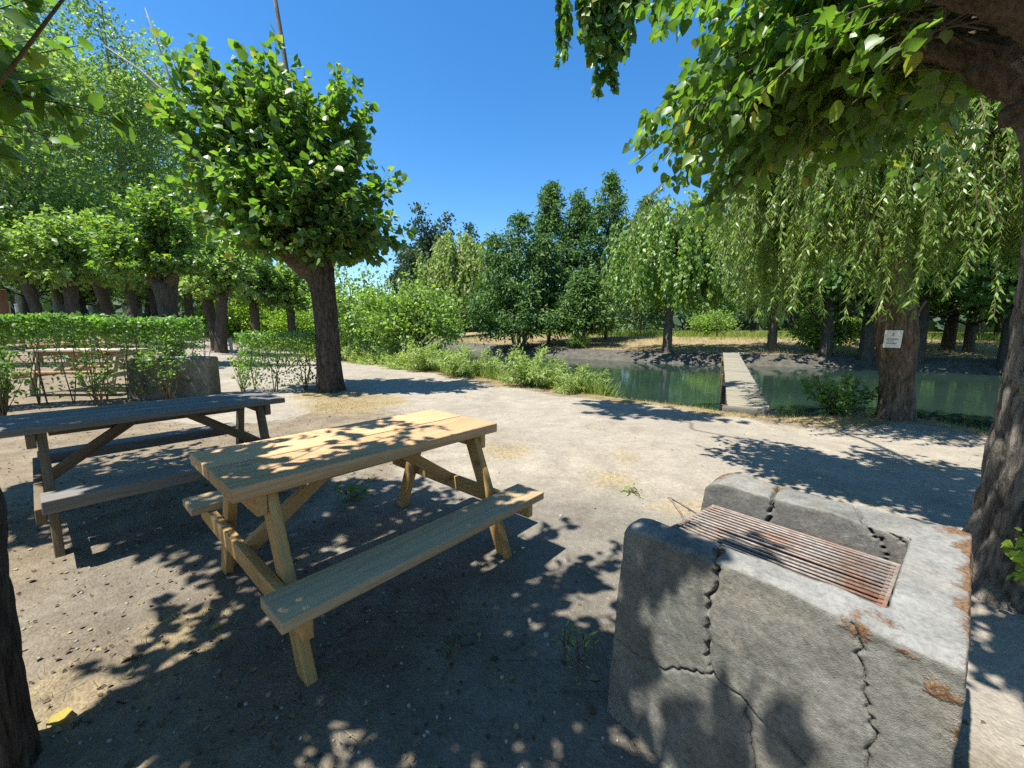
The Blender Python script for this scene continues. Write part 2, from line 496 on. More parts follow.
def concrete_mat():
    k = NT('weathered_concrete')
    g = k.n('TexCoord').outputs['Object']
    n1 = k.noise(g, 2.6, 6, .62); n2 = k.noise(g, 13, 6, .7); n3 = k.noise(g, 75, 4, .7)
    top, moss, soot = k.attr('top'), k.attr('moss'), k.attr('soot')
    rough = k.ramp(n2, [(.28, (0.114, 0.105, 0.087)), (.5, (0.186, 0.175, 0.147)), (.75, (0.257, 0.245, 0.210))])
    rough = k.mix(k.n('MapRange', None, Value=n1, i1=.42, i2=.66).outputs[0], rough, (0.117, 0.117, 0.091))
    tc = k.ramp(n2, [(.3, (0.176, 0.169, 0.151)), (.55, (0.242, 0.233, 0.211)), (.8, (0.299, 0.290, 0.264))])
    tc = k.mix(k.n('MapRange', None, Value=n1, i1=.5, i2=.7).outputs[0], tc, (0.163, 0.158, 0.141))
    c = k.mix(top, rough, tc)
    dk = k.n('MapRange', None, Value=k.noise(g, 1.9, 5, .6, .5), i1=.47, i2=.62).outputs[0]
    c = k.mix(k.math('MULTIPLY', dk, .8), c, k.ramp(n2, [(.3, (.075, .072, .062)), (.7, (.15, .143, .12))]))
    warm = k.n('MapRange', None, Value=k.noise(k.map(g, (1, 1, 1), (3.1, 1.7, .4)), 3.1, 4, .6), i1=.5, i2=.66).outputs[0]
    c = k.mix(k.math('MULTIPLY', warm, .32), c, (.33, .285, .205))
    c = k.mix(k.math('MULTIPLY', soot, .7), c, k.ramp(n2, [(.3, (.07, .066, .06)), (.7, (.16, .152, .14))]))
    c = k.mix(k.n('MapRange', None, Value=k.attr('crack'), i1=.55, i2=1.0).outputs[0], c, (.035, .031, .026))  # shade deep inside the cracks painted dark, along with their dirt
    # pale efflorescence patches
    ef = k.n('MapRange', None, Value=k.noise(g, 5.5, 6, .75), i1=.58, i2=.75).outputs[0]
    c = k.mix(k.math('MULTIPLY', k.math('MULTIPLY', ef, .45), k.math('SUBTRACT', 1.0, k.attr('crack'), clamp=True)), c, (.42, .41, .375))
    c = k.mix(.8, c, k.ramp(n3, [(.3, (.62, .62, .62)), (.5, (1, 1, 1)), (.75, (1.3, 1.3, 1.28))]), 'MULTIPLY')
    mf = k.n('MapRange', None, Value=k.math('ADD', moss, k.math('MULTIPLY', k.math('SUBTRACT', n2, .5), 2.6)), i1=.42, i2=.7).outputs[0]
    mf = k.math('MULTIPLY', mf, k.math('MULTIPLY', moss, 5.0, clamp=True))
    mc = k.ramp(k.noise(g, 130, 4, .75), [(.3, (.055, .032, .02)), (.5, (.15, .082, .045)), (.68, (.27, .175, .085))])
    c = k.mix(mf, c, mc)
    n5 = k.noise(g, 320, 2, .8)
    h = k.math('ADD', k.math('MULTIPLY', n2, .35), k.math('ADD', k.math('MULTIPLY', n3, .30), k.math('ADD', k.math('MULTIPLY', mf, .6), k.math('MULTIPLY', n5, .34))))
    return k.done(k.principled(c, .9, .2, k.bump(h, .7, .012)))


M['concrete'] = concrete_mat()


def rust_mat():
    k = NT('rusty_steel')
    g = k.n('TexCoord').outputs['Object']
    n1 = k.noise(g, 6, 4, .6); n2 = k.noise(g, 60, 4, .65)
    c = k.ramp(n1, [(.42, (.30, .27, .245)), (.56, (.25, .19, .155)), (.70, (.27, .12, .07))])
    c = k.mix(.8, c, k.ramp(n2, [(.3, (.55, .5, .48)), (.7, (1.25, 1.2, 1.15))]), 'MULTIPLY')
    return k.done(k.principled(c, .62, .4, k.bump(n2, .4, .002), Metallic=.25))


M['rust'] = rust_mat()


def plain_mat(name, col, rough=.7, spec=.3):
    k = NT(name)
    g = k.n('TexCoord').outputs['Object']
    c = k.mix(k.math('MULTIPLY', k.noise(g, 25, 4, .6), .35), col, tuple(x * .7 for x in col))
    return k.done(k.principled(c, rough, spec))


M['paper'] = plain_mat('notice_paper', (.78, .77, .72), .6)
M['ink'] = plain_mat('notice_ink', (.10, .13, .12), .6)
M['pebble'] = plain_mat('pebble_stone', (.33, .30, .26), .85)
M['ash'] = plain_mat('fire_ash', (.10, .09, .08), .95)

# ------------------------------------------------------------------ terrain
NEAR = np.array([(40, -40), (20, -10), (12, 0), (8.6, 3.7), (7.1, 5.0), (7.0, 6.4), (6.4, 7.2), (5.5, 6.9), (4.7, 6.7), (3.9, 7.0), (2.77, 8.1), (1.16, 9.9), (-1.2, 12.3), (-4, 15.0), (-7.7, 18.6), (-10.5, 22), (-14, 30), (-20, 45), (-28, 70), (-60, 160)], float)
FAR = np.array([(80, -30), (40, 0), (31, 10), (24.5, 17), (18.6, 20.7), (14, 22.0), (10.5, 22.6), (5.7, 26), (1, 30), (-5, 37), (-9, 45), (-14, 60), (-22, 90), (-45, 170)], float)


def pdist(P, L):
    best = np.full(len(P), 1e9); sg = np.zeros(len(P))
    for a, b in zip(L[:-1], L[1:]):
        d = b - a; t = np.clip(((P - a) @ d) / (d @ d), 0, 1)
        q = a + t[:, None] * d
        w = P - q
        r = np.hypot(w[:, 0], w[:, 1])
        s = d[0] * (P[:, 1] - a[1]) - d[1] * (P[:, 0] - a[0])
        m = r < best - 1e-9
        best[m] = r[m]; sg[m] = np.sign(s[m])
    return best * np.where(sg == 0, 1, sg)


def sstep(x, a, b):
    t = np.clip((x - a) / (b - a), 0, 1)
    return t * t * (3 - 2 * t)


def snoise(P, sc, seed=0.0, oct=3):
    out = np.empty(len(P))
    for i, (x, y) in enumerate(P):
        out[i] = noise.fractal(Vector((x * sc, y * sc, seed)), 1.0, 2.0, oct)
    return out


WATER_Z = -0.55


def terrain(P, rough=True):
    """height and masks for points (n,2)"""
    P = np.asarray(P, float)
    dn = pdist(P, NEAR)       # >0 landward on the near side
    df = -pdist(P, FAR)       # >0 landward on the far side
    z = np.zeros(len(P))
    nearside = dn > -df * 0 - 0
    # near land
    rise = .042 * np.maximum(0, -P[:, 0] * .62 + P[:, 1] * .78 - 9.5) * sstep(dn, 1.5, 9)
    rise = np.minimum(rise, 1.6)
    zn = sstep(dn, -.75, .25) * (.0 - (-.95)) - .95 + rise
    zn = np.where(dn < -.75, -.95 - .35 * np.minimum(1, (-dn - .75) / 3), zn)
    zf = -.95 + sstep(df, -.9, 1.6) * 1.0 + sstep(df, 1.0, 15) * .75 + sstep(df, 15, 70) * .6
    zf = np.where(df < -.9, -.95, zf)
    farside = df > -3
    z = np.where(farside & (dn < 0), np.maximum(zf, -1.3), zn)
    z = np.where((dn < 0) & ~farside, np.minimum(zn, -.95), z)
    return z, dn, df


def gz(x, y):
    return float(terrain([(x, y)])[0][0])


def axis(n, lim, core):
    u = np.linspace(-1, 1, n)
    k = math.asinh(lim / core)
    return core * np.sinh(u * k)


xs = axis(421, 420, 5.0)
ys = axis(461, 420, 5.0) + 6.0
GX, GY = np.meshgrid(xs, ys)
GP = np.stack([GX.ravel(), GY.ravel()], 1)
GZ, DN, DF = terrain(GP)
nn1 = snoise(GP, .35, 3.1, 3); nn2 = snoise(GP, 1.7, 9.2, 3)
near_fade = 1 / (1 + (np.hypot(GP[:, 0], GP[:, 1]) / 60) ** 2)
GZ = GZ + (.035 * nn1 + .016 * nn2) * near_fade * np.where(np.abs(np.hypot(GP[:, 0], GP[:, 1])) < 7, .45, 1)
BACKPATH = np.array([(-4.6, 7.0), (-7.3, 10.6), (-10.8, 15.2), (-15.5, 21), (-24, 31)], float)
BP = np.abs(pdist(GP, BACKPATH))
main = sstep(DN + .5 * nn1, .5, 1.0) * (1 - sstep(DN + .9 * nn1, 4.0, 5.2))
# the beaten ground between the tables and the barbecue is as grey as the path
beaten = (1 - sstep(np.hypot((GP[:, 0] - 1.6) / 2.6, (GP[:, 1] - 3.6) / 2.6) + .25 * nn1, .75, 1.3))
path_m = np.clip(np.maximum(np.maximum(main, beaten), 1 - sstep(BP + .4 * nn1, .9, 1.5)), 0, 1) * (DN > .2)
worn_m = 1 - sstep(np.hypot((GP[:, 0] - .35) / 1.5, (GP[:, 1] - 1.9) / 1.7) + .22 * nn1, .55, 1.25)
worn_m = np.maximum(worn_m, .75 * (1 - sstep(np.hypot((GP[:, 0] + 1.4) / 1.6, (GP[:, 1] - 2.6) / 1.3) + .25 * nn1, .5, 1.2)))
dry_m = np.zeros(len(GP))
for (x, y, r, w) in ((-3.0, 7.6, 1.3, .9), (-1.5, 5.9, .9, .7), (-.1, 4.6, .5, .62), (1.4, 3.1, .4, .55), (-3.9, 8.4, .9, .9), (.9, 3.6, .35, .55), (-1.6, 1.5, .5, .5), (1.3, 4.3, .4, .5), (-2.2, 4.4, .8, .5)):
    dry_m = np.maximum(dry_m, w * (1 - sstep(np.hypot(GP[:, 0] - x, GP[:, 1] - y) + .3 * nn2, r * .4, r * 1.25)))
dry_m = np.maximum(dry_m, .95 * sstep(DN, .0, .25) * (1 - sstep(DN + .35 * nn2, .45, .9)))
dry_m = np.maximum(dry_m, 1.0 * sstep(DF, 1.3, 2.5) * (1 - sstep(DF, 14, 20)))
green_m = np.maximum(.95 * sstep(DF + 2 * nn1, 12, 19), .8 * (1 - sstep(DN, -.15, .2)) * (DN > -.9))
green_m = np.maximum(green_m, .6 * sstep(-GP[:, 0] * .62 + GP[:, 1] * .78, 26, 34) * (DN > 3))
mud_m = np.maximum(np.maximum(sstep(DF, -3, -1) * (1 - sstep(DF + .6 * nn1, 1.3, 2.3)), (DN < -.1) * (DF < -1) * 1.0), 0)
mud_m = np.clip(mud_m, 0, 1)
ny, nx = GX.shape
ii, jj = np.meshgrid(np.arange(ny - 1), np.arange(nx - 1), indexing='ij')
a = (ii * nx + jj).ravel()
GF = np.stack([a, a + 1, a + nx + 1, a + nx], 1)
att = {k: ('POINT', 'FLOAT', v) for k, v in (('path', path_m), ('worn', worn_m), ('dry', dry_m), ('mud', mud_m), ('green', green_m))}
o = mesh_np('ground', np.column_stack([GP, GZ]), GF, M['ground'], None, att, True)
tag(o, kind='structure')
sel = (path_m[GF].min(1) > .3) & (np.hypot(GP[GF[:, 0], 0], GP[GF[:, 0], 1]) < 60)
used = np.unique(GF[sel]); remap = np.full(len(GP), -1); remap[used] = np.arange(len(used))
o = mesh_np('gravel_path', np.column_stack([GP, GZ + .0015 + .003 * sstep(path_m, .36, .7)])[used], remap[GF[sel]], M['ground'], None,
            {k: (d, t, v[used]) for k, (d, t, v) in att.items()}, True)
tag(o, kind='structure')
_grid = (xs, ys, GZ.reshape(ny, nx))


def gh(P):
    """bilinear height of the ground sheet"""
    P = np.atleast_2d(np.asarray(P, float))
    x, y, Z = _grid
    i = np.clip(np.searchsorted(x, P[:, 0]) - 1, 0, len(x) - 2)
    j = np.clip(np.searchsorted(y, P[:, 1]) - 1, 0, len(y) - 2)
    u = (P[:, 0] - x[i]) / (x[i + 1] - x[i]); v = (P[:, 1] - y[j]) / (y[j + 1] - y[j])
    return Z[j, i] * (1 - u) * (1 - v) + Z[j, i + 1] * u * (1 - v) + Z[j + 1, i] * (1 - u) * v + Z[j + 1, i + 1] * u * v


def on(x, y, dz=0.0):
    return (x, y, float(gh([(x, y)])[0]) + dz)


# river surface
xw = np.linspace(-120, 90, 40); yw = np.linspace(-45, 175, 40)
WX, WY = np.meshgrid(xw, yw)
ii, jj = np.meshgrid(np.arange(39), np.arange(39), indexing='ij'); a = (ii * 40 + jj).ravel()
WF = np.stack([a, a + 1, a + 41, a + 40], 1)
WP = np.stack([WX.ravel(), WY.ravel()], 1)
keep = (pdist(WP, NEAR) < 9) & (-pdist(WP, FAR) < 9)
WF = WF[keep[WF].all(1)]
o = mesh_np('river_water', np.column_stack([WP, np.full(len(WP), WATER_Z)]), WF, M['water'], None)
tag(o, kind='structure')


# ------------------------------------------------------------------ trunks
FURROW = [None]


def trunk_np(pts, rad, seg, nr, ridge=.012, rs=.05, zs=.4, seed=0.0, flare=.0, lobes=5, lump=.04, plate=0):
    pts = np.asarray(pts, float); rad = np.asarray(rad, float)
    L = np.concatenate([[0], np.cumsum(np.linalg.norm(np.diff(pts, axis=0), axis=1))])
    s = np.linspace(0, L[-1], nr)
    P = np.stack([np.interp(s, L, pts[:, k]) for k in range(3)], 1)
    # smooth
    for _ in range(2):
        P[1:-1] = (P[:-2] + P[2:] + 2 * P[1:-1]) / 4
    R = np.interp(s, L, rad)
    for _ in range(3):
        R[1:-1] = (R[:-2] + R[2:] + 2 * R[1:-1]) / 4
    t = np.gradient(P, axis=0); t /= np.linalg.norm(t, axis=1, keepdims=True)
    ref = np.array([0, 1.0, .05]); a = np.cross(t, ref); a /= np.linalg.norm(a, axis=1, keepdims=True); b = np.cross(t, a)
    th = np.linspace(0, 2 * PI, seg, endpoint=False)
    V = np.empty((nr, seg, 3)); FU = np.zeros((nr, seg))
    for i in range(nr):
        fl = flare * math.exp(-s[i] / .18) if flare else 0
        for j in range(seg):
            c, sn = math.cos(th[j]), math.sin(th[j])
            r = R[i] * (1 + fl * (1 + .55 * math.sin(lobes * th[j] + seed)))
            n1 = noise.fractal(Vector((R[i] * c / rs, R[i] * sn / rs, s[i] / zs + seed)), 1.0, 2.1, 3)
            n2 = noise.noise(Vector((c * 1.3, sn * 1.3, s[i] * 1.6 + seed * 3)))
            if plate:
                w_ = .25 * n1
                dd = noise.voronoi(Vector((R[i] * c / plate + w_, R[i] * sn / plate + w_, s[i] / (plate * 8) + seed)))[0]
                e = min(1.0, (dd[1] - dd[0]) * 3.4)
                FU[i, j] = 1 - e
                r = r + ridge * (.62 * e + .75 * abs(n1) - .6) + lump * R[i] * n2 * 2
            else:
                r = r + ridge * (abs(n1) * 1.8 - .6) + lump * R[i] * n2 * 2
            V[i, j] = P[i] + r * (c * a[i] + sn * b[i])
    i = np.arange(nr - 1)[:, None] * seg; j = np.arange(seg)[None]; j2 = (j + 1) % seg
    F = np.stack([i + j, i + j2, i + seg + j2, i + seg + j], -1).reshape(-1, 4)
    V = V.reshape(-1, 3)
    V = np.vstack([V, P[-1:] + t[-1:] * R[-1] * .5])
    k = len(V) - 1; base = (nr - 1) * seg
    F = np.vstack([F, [[base + q, base + (q + 1) % seg, k, k] for q in range(seg)]])
    FURROW[0] = np.append(FU.ravel(), 0)
    return V, F


def limb(p0, p1, r0, r1, seed, seg=20, nr=18, bend=.12, ridge=.008):
    p0, p1 = np.array(p0, float), np.array(p1, float)
    mid = (p0 + p1) / 2 + np.array([random.uniform(-1, 1), random.uniform(-1, 1), random.uniform(.2, 1)]) * bend * np.linalg.norm(p1 - p0)
    t = np.linspace(0, 1, 8)[:, None]
    P = (1 - t) ** 2 * p0 + 2 * t * (1 - t) * mid + t ** 2 * p1
    return trunk_np(P, np.linspace(r0, r1, 8) * (1 + .18 * np.sin(np.linspace(0, 7, 8))), seg, nr, ridge * 1.6, .035, .12, seed, 0, 5, .16)


# ---- pollarded tree standing beside the path behind the hedge
def pollard(name, label, loc, trunk_pts, trunk_r, head, limbs, ells, nsh, nl, lsz, rng, group=None, tmpl=HEART,
            seg=64, nr=110, twig_every=1, cat='tree', flare=.25, ridge=.014, droop=.35, rise=.25, twr=.012, lmat='leaf_pollard', tmin=.3, bk='bark_dark', plate=.032):
    r = thing(name, label, cat, loc, 0, group)
    V, Fs = join_np([trunk_np(trunk_pts, trunk_r, seg, nr, ridge, .05, .4, random.random() * 9, flare, plate=plate if seg >= 60 else 0)])
    mesh_np('trunk', V, Fs, M[bk], r, {'furrow': ('POINT', 'FLOAT', FURROW[0])}, smooth=True)
    for (p, q, a, b) in limbs:
        V, Fs = join_np([limb(p, q, a, b, random.random() * 9, max(12, seg // 2), max(14, nr // 4))])
        mesh_np('branch', V, Fs, M['bark_head'], r, smooth=True)
    P, d, n, sz, HCT = shoot_crown(rng, head, ells, nsh, nl, lsz, droop, rise, tmin=tmin)
    leaves_obj('crown', P, d, n, sz, tmpl, M[lmat], r, rng=rng)
    if twig_every:
        tubes_obj('twigs', shoots_tubes(HCT, twr, .003, 4, 7, twig_every), M['twig'], r)
    return r


rng = np.random.default_rng(11)
A = on(-4.15, 8.95)
tA = pollard('pollard_tree', 'thick pollarded tree at the hedge end, its round crown against the blue sky', A,
             [(.06, 0, -.15), (.05, 0, .5), (.06, 0, 1.3), (.02, 0, 2.1), (-.06, .0, 2.75)], [.30, .265, .245, .24, .31], (-.5, 0, 3.0),
             [((-.1, 0, 2.6), (-1.35, -.25, 3.35), .24, .13), ((-.1, 0, 2.6), (-.9, .5, 3.6), .22, .12), ((-.12, 0, 2.6), (-.1, -.15, 3.5), .24, .14), ((-.05, 0, 2.6), (.55, .2, 3.3), .2, .1), ((-.1, 0, 2.6), (-.4, .6, 3.4), .2, .12)],
             [(-1.5, 0, 4.8, 1.4, 1.4, 1.5, 1.5), (-.2, 0, 5.0, 1.5, 1.5, 1.6, 1.7), (-2.1, .1, 5.3, 1.1, 1.2, 1.5, .8), (.7, -.1, 4.1, 1.2, 1.3, 1.1, 1.1), (-.9, -.2, 3.9, 1.8, 1.6, .8, 1.1), (1.35, 0, 3.5, .8, .8, .8, .7), (.4, .1, 6.0, .9, .9, .75, .7), (-.8, 0, 6.3, 1.2, 1.2, .85, .9), (-2.0, 0, 6.3, .9, .9, .9, .8), (-1.9, -.2, 3.9, .9, 1.0, .75, .8), (-.7, -.5, 3.2, 1.3, 1.0, .45, .8), (.5, -.4, 3.15, .8, .8, .5, .7)],
             540, 31, .182, rng, tmin=.3, rise=.12, twr=.014)
tubes_obj('branch', [tube_np([(-.35, 0, 4.5), (-.45, .05, 6.2), (-.6, .1, 7.4), (-.8, .1, 9.3)], [.06, .05, .045, .03], 8)], M['bark'], tA)

# ---- large trunk right beside the barbecue; its crown hangs overhead
rng = np.random.default_rng(21)
R0 = on(2.86, 2.02)
tR = pollard('pollard_tree', 'big rough barked tree beside the concrete barbecue, boughs hanging overhead', R0,
             [(-.03, 0, -.1), (-.03, 0, .35), (-.03, 0, .9), (-.04, 0, 1.5), (-.06, 0, 2.0), (-.12, 0, 2.4), (-.20, .02, 2.75)], [.265, .235, .22, .21, .205, .235, .30], (-.35, .25, 3.0),
             [((-.2, .0, 2.62), (-.95, -.02, 2.93), .105, .045), ((-.2, 0, 2.42), (-.50, .06, 2.44), .10, .045), ((-.25, 0, 2.6), (-.6, .5, 3.1), .16, .10), ((-.2, 0, 2.6), (.1, .5, 3.3), .17, .1), ((-.25, 0, 2.6), (-.3, -.4, 3.4), .16, .1), ((-.26, 0, 2.75), (-.9, .2, 3.3), .14, .08)],
             [(-.35, .9, 3.3, 1.25, 1.1, .6, 1.5), (-1.15, 1.6, 3.1, .8, .85, .6, 1.1), (-.8, .9, 2.85, .75, .7, .40, 1.0), (-.1, .9, 3.9, 1.6, 1.5, .7, .8), (-1.35, 1.9, 3.5, .65, .8, .9, .9), (-1.25, 1.7, 2.55, .4, .45, .5, .5), (.2, 1.5, 2.9, .8, .8, .5, .6), (-1.95, -1.0, 3.15, .4, .35, .25, .3), (-1.1, -1.0, 3.3, .5, .4, .3, .5), (0, -.6, 3.6, .8, .5, .5, .4), (-.55, .45, 2.85, .5, .4, .3, .4), (-1.3, .5, 4.6, .9, 1.0, .5, .3), (-.5, 1.1, 4.7, 1.1, 1.0, .5, .4)],
             315, 25, .10, rng, tmpl=LEAFX, seg=170, nr=240, ridge=.026, bk='bark', rise=.32, droop=.6, twr=.006, flare=.38, twig_every=2, tmin=.42)
# long thin bough high over the path with shoots hanging into the sky
bq0, bq1, bq2 = np.array((-.2, .05, 2.9)), np.array((-1.8, 1.2, 6.3)), np.array((-3.7, 3.3, 7.6))
bt_ = np.linspace(0, 1, 12)[:, None]
bough = (1 - bt_) ** 2 * bq0 + 2 * bt_ * (1 - bt_) * bq1 + bt_ ** 2 * bq2 + rng.normal(0, .11, (12, 3))
V, Fs = join_np([trunk_np(bough, np.linspace(.03, .008, 12), 10, 70, .003, .05, .3, 4.0)])
mesh_np('branch', V, Fs, M['bark'], tR, smooth=True)
hb_ = np.array([(-.2, .05, 3.0), (-.75, 1.5, 6.2), (-1.0, 3.4, 8.6), (-1.2, 5.2, 9.9), (-1.5, 6.5, 10.4), (-1.9, 6.6, 10.3)]) + rng.normal(0, .06, (6, 3))
V, Fs = join_np([trunk_np(hb_, np.linspace(.035, .012, 6), 10, 70, .003, .05, .3, 4.0)])
mesh_np('branch', V, Fs, M['bark'], tR, smooth=True)
st, outw, Ls = [], [], []
for px, ytop, ybot, num in ((533, -90, 20, 2), (560, -80, 74, 3), (575, -80, 22, 2), (588, -90, 60, 3), (597, -90, 84, 5), (606, -90, 95, 6), (616, -90, 98, 6), (627, -90, 75, 5), (638, -90, 50, 4), (650, -90, 22, 3), (662, -100, 36, 1), (598, -80, 112, 1)):
    for q in range(num):
        Y = 8.4 + random.uniform(-.35, .35)
        p = at(px + random.uniform(-6, 6), ytop, Y); e = at(px, ybot + random.uniform(-18, 4), Y)
        st.append((p.x - R0[0], p.y - R0[1], p.z - R0[2])); Ls.append((p.z - e.z) * random.uniform(.8, 1.0)); outw.append((random.uniform(-.1, .1), random.uniform(-.1, .1), 0))
P, d, n, sz, tb = weep_crown(rng, np.array(st), np.array(outw), np.array(Ls), .026, .165, .3, .95, .05)
leaves_obj('crown', P, d, n, sz, HEART, M['leaf_pollard'], tR, rng=rng)
tubes_obj('twigs', tb, M['twig'], tR)
P, d, n, sz, HCT = shoot_crown(rng, (-3.5, 3.2, 7.4), [(-3.6, 3.3, 7.5, 1.0, .6, .35, 1), (-2.7, 2.9, 7.2, .8, .5, .3, .8), (-4.1, 4.0, 7.9, .9, .5, .3, .7)], 80, 14, .19, .5, .1)
leaves_obj('crown', P, d, n, sz, HEART, M['leaf_pollard'], tR, rng=rng)
# sucker shoots low on the trunk
sk_ = np.array(at(1046, 560, 1.75)) - np.array(R0)
P, d, n, sz, HCT = shoot_crown(rng, tuple(sk_), [(sk_[0] - .06, sk_[1] - .02, sk_[2] + .02, .08, .06, .24, 1)], 20, 6, .055, .4, .1, hr=.03, off=.05)
leaves_obj('leafy_sucker', P, d, n, sz, HEART, M['leaf_bright'], tR, rng=rng)

# ---- trunk at the very left edge
rng = np.random.default_rng(31)
L0 = on(-1.665, 1.05)
tL = pollard('pollard_tree', 'close dark trunk at the left edge in front of the grey picnic table', L0,
             [(-.06, 0, -.1), (-.03, 0, .3), (-.02, 0, .62), (-.05, 0, .86), (-.25, 0, 1.3), (-.42, -.05, 2.2)], [.165, .155, .165, .205, .14, .2], (-.1, -.1, 2.5),
             [((-.4, 0, 2.1), (-.7, -.3, 2.8), .13, .08), ((-.4, 0, 2.1), (.2, .1, 3.0), .13, .08), ((-.4, 0, 2.1), (-.1, -.6, 2.8), .13, .08)],
             [(.1, -.2, 3.1, 1.15, .95, .7, 1.5), (.65, -.1, 3.3, .8, .7, .6, .9), (-.65, .2, 3.5, .6, .45, .5, .2), (.3, .6, 3.75, .8, .45, .4, .26), (-.9, .1, 3.3, .6, .8, .6, .5), (1.12, -.42, 3.4, .5, .45, .4, .75), (.1, -.9, 2.9, .9, .6, .6, .45)],
             132, 23, .105, rng, tmpl=LEAFX, seg=90, nr=150, ridge=.010, rise=.15, droop=.45, flare=.15)

# ---- tree off to the left whose bough shades the grey table
rng = np.random.default_rng(41)
M0 = on(-5.1, 2.55)
tM = pollard('pollard_tree', 'tree reaching a bough of bright leaves over the grey picnic table', M0,
             [(0, 0, -.1), (0, 0, .8), (.05, 0, 1.7), (.1, 0, 2.5)], [.3, .25, .24, .3], (.2, .1, 2.7),
             [((.1, 0, 2.4), (.9, .3, 3.1), .17, .09), ((.1, 0, 2.4), (-.5, .3, 3.1), .17, .09), ((.1, 0, 2.4), (.2, -.6, 3.1), .17, .09)],
             [(.9, .1, 3.5, 1.35, 1.4, .9, 1.6), (0, 0, 3.8, 1.3, 1.3, 1.0, 1), (1.55, .25, 3.1, .75, .9, .62, 1.1), (.3, .9, 3.2, 1.1, .8, .7, .9), (1.9, -.3, 3.9, .6, .6, .4, .5), (2.45, -.25, 4.25, .75, .55, .4, .75), (2.3, -1.0, 4.4, .7, .6, .4, .6), (3.0, -.65, 4.15, .5, .4, .35, .5)],
             230, 24, .125, rng, tmpl=LEAFX, seg=40, nr=60, rise=.12, droop=.45)
q0 = at(-20, 110, 2.6); q1 = at(66, -5, 2.7)
V, F = tube_np([(.6, .1, 2.9)] + [tuple(np.array(q0.lerp(q1, t)) - np.array(M0)) for t in (0, .5, 1)], [.03, .012, .010, .008], 6)
tubes_obj('branch', [(V, F)], M['twig'], tM)
tmp = MB()

# ---- pollards of the avenue in the distance
rng = np.random.default_rng(51)
PG = 'pollarded trees along the avenue beyond the hedge'
pB = pollard('pollard_tree', 'stout pollarded tree right behind the clipped hedge, dense dark crown', on(-11.6, 13.7),
             [(0, 0, -.2), (0, 0, .8), (.02, 0, 1.8), (.0, 0, 2.6)], [.34, .28, .27, .34], (0, 0, 2.8),
             [((0, 0, 2.4), (-.6, -.2, 3.1), .2, .1), ((0, 0, 2.4), (.55, -.1, 3.1), .2, .1), ((0, 0, 2.4), (.05, .5, 3.2), .2, .1)],
             [(-.5, 0, 3.8, 1.3, 1.4, 1.1, 1), (.6, 0, 3.9, 1.2, 1.3, 1.1, 1), (0, 0, 4.6, 1.2, 1.2, .9, .8), (-1.0, -.2, 3.2, 1.2, 1.1, .6, .8), (1.0, -.2, 3.2, 1.1, 1, .55, .8), (-1.5, 0, 4.2, 1.1, 1.1, 1.0, .8), (.2, 0, 5.2, 1.2, 1.2, .8, .8)],
             320, 30, .175, rng, seg=32, nr=50, tmpl=RHOMB, twig_every=2)
rng = np.random.default_rng(52)
pC = pollard('pollard_tree', 'pollarded tree with leaning trunk beside the sunlit back path', on(-14.9, 20.2),
             [(.1, 0, -.2), (.05, 0, .8), (-.1, 0, 1.8), (-.25, 0, 2.8)], [.29, .24, .22, .27], (-.25, 0, 3.0),
             [((-.2, 0, 2.6), (-.9, -.2, 3.4), .18, .1), ((-.2, 0, 2.6), (.3, .1, 3.5), .18, .1)],
             [(-.8, 0, 4.2, 1.5, 1.6, 1.3, 1), (.5, 0, 4.3, 1.5, 1.5, 1.3, 1), (0, 0, 5.2, 1.3, 1.3, 1.0, .8), (0, 0, 3.1, 1.9, 1.9, .65, 1.0)],
             200, 24, .24, rng, seg=28, nr=44, tmpl=RHOMB, twig_every=3, lmat='leaf_poplar')
rng = np.random.default_rng(53)
pD = pollard('pollard_tree', 'slim pollarded tree of the avenue with a pale trunk and light crown', on(-15.6, 24.6),
             [(0, 0, -.2), (0, 0, .8), (0, 0, 1.8), (0, 0, 2.8)], [.30, .25, .24, .26], (0, 0, 3.0),
             [((0, 0, 2.6), (-.6, 0, 3.4), .16, .1), ((0, 0, 2.6), (.5, .1, 3.5), .16, .1)],
             [(-.7, 0, 4.3, 1.6, 1.6, 1.4, 1), (.7, 0, 4.2, 1.6, 1.6, 1.4, 1), (0, 0, 5.4, 1.4, 1.4, 1.0, .8), (0, 0, 2.9, 1.8, 1.8, .6, 1.0)],
             190, 22, .26, rng, seg=24, nr=36, tmpl=RHOMB, twig_every=3, lmat='leaf_poplar', tmin=.35)
tag(pD, None, None, PG)
AV = 'pollarded trunk of the avenue rows seen above the clipped hedge'
for (px, Y, src, sc) in ((221, 19.4, pC, .98), (191, 26, pD, .95), (157, 28, pD, 1.0), (134, 23, pC, .95), (112, 19.5, pC, 1.0), (75, 16.5, pC, .92), (40, 22, pC, 1.05), (-25, 15, pC, .95), (292, 25.5, pD, .95)):
    p = at(px, 330, Y)
    lab = AV
    if px == 221: lab = 'second of the twin trunks by the sunlit back path, leaning to the path'
    if px == 292: lab = 'slim pollarded tree half hidden by the thick trunk at the end of the hedge'
    if px == 75: lab = 'dark trunked pollard behind the clipped hedge, left of the stout one'
    dup(src, on(p.x, p.y), random.uniform(0, 6.28) if px not in (221,) else 2.9, sc, lab, PG)
pD['label'] = 'slim pale pollard standing alone in front of the bright yellow green bushes'

BV = 'unseen trees added behind the viewer to block sky light'  # unseen pollards added to cut the sky fill from behind
for (x, y, sc, rz) in ((-3.4, -2.2, 1.05, .4), (.8, -3.2, 1.1, 1.9), (5.2, -1.4, 1.1, 3.0), (-7.5, -.8, 1.1, 4.0), (-2.0, -6.5, 1.2, 5.0)):
    dup(pB, on(x, y), rz, sc, 'unseen pollarded tree added behind the viewer to block sky light', BV)

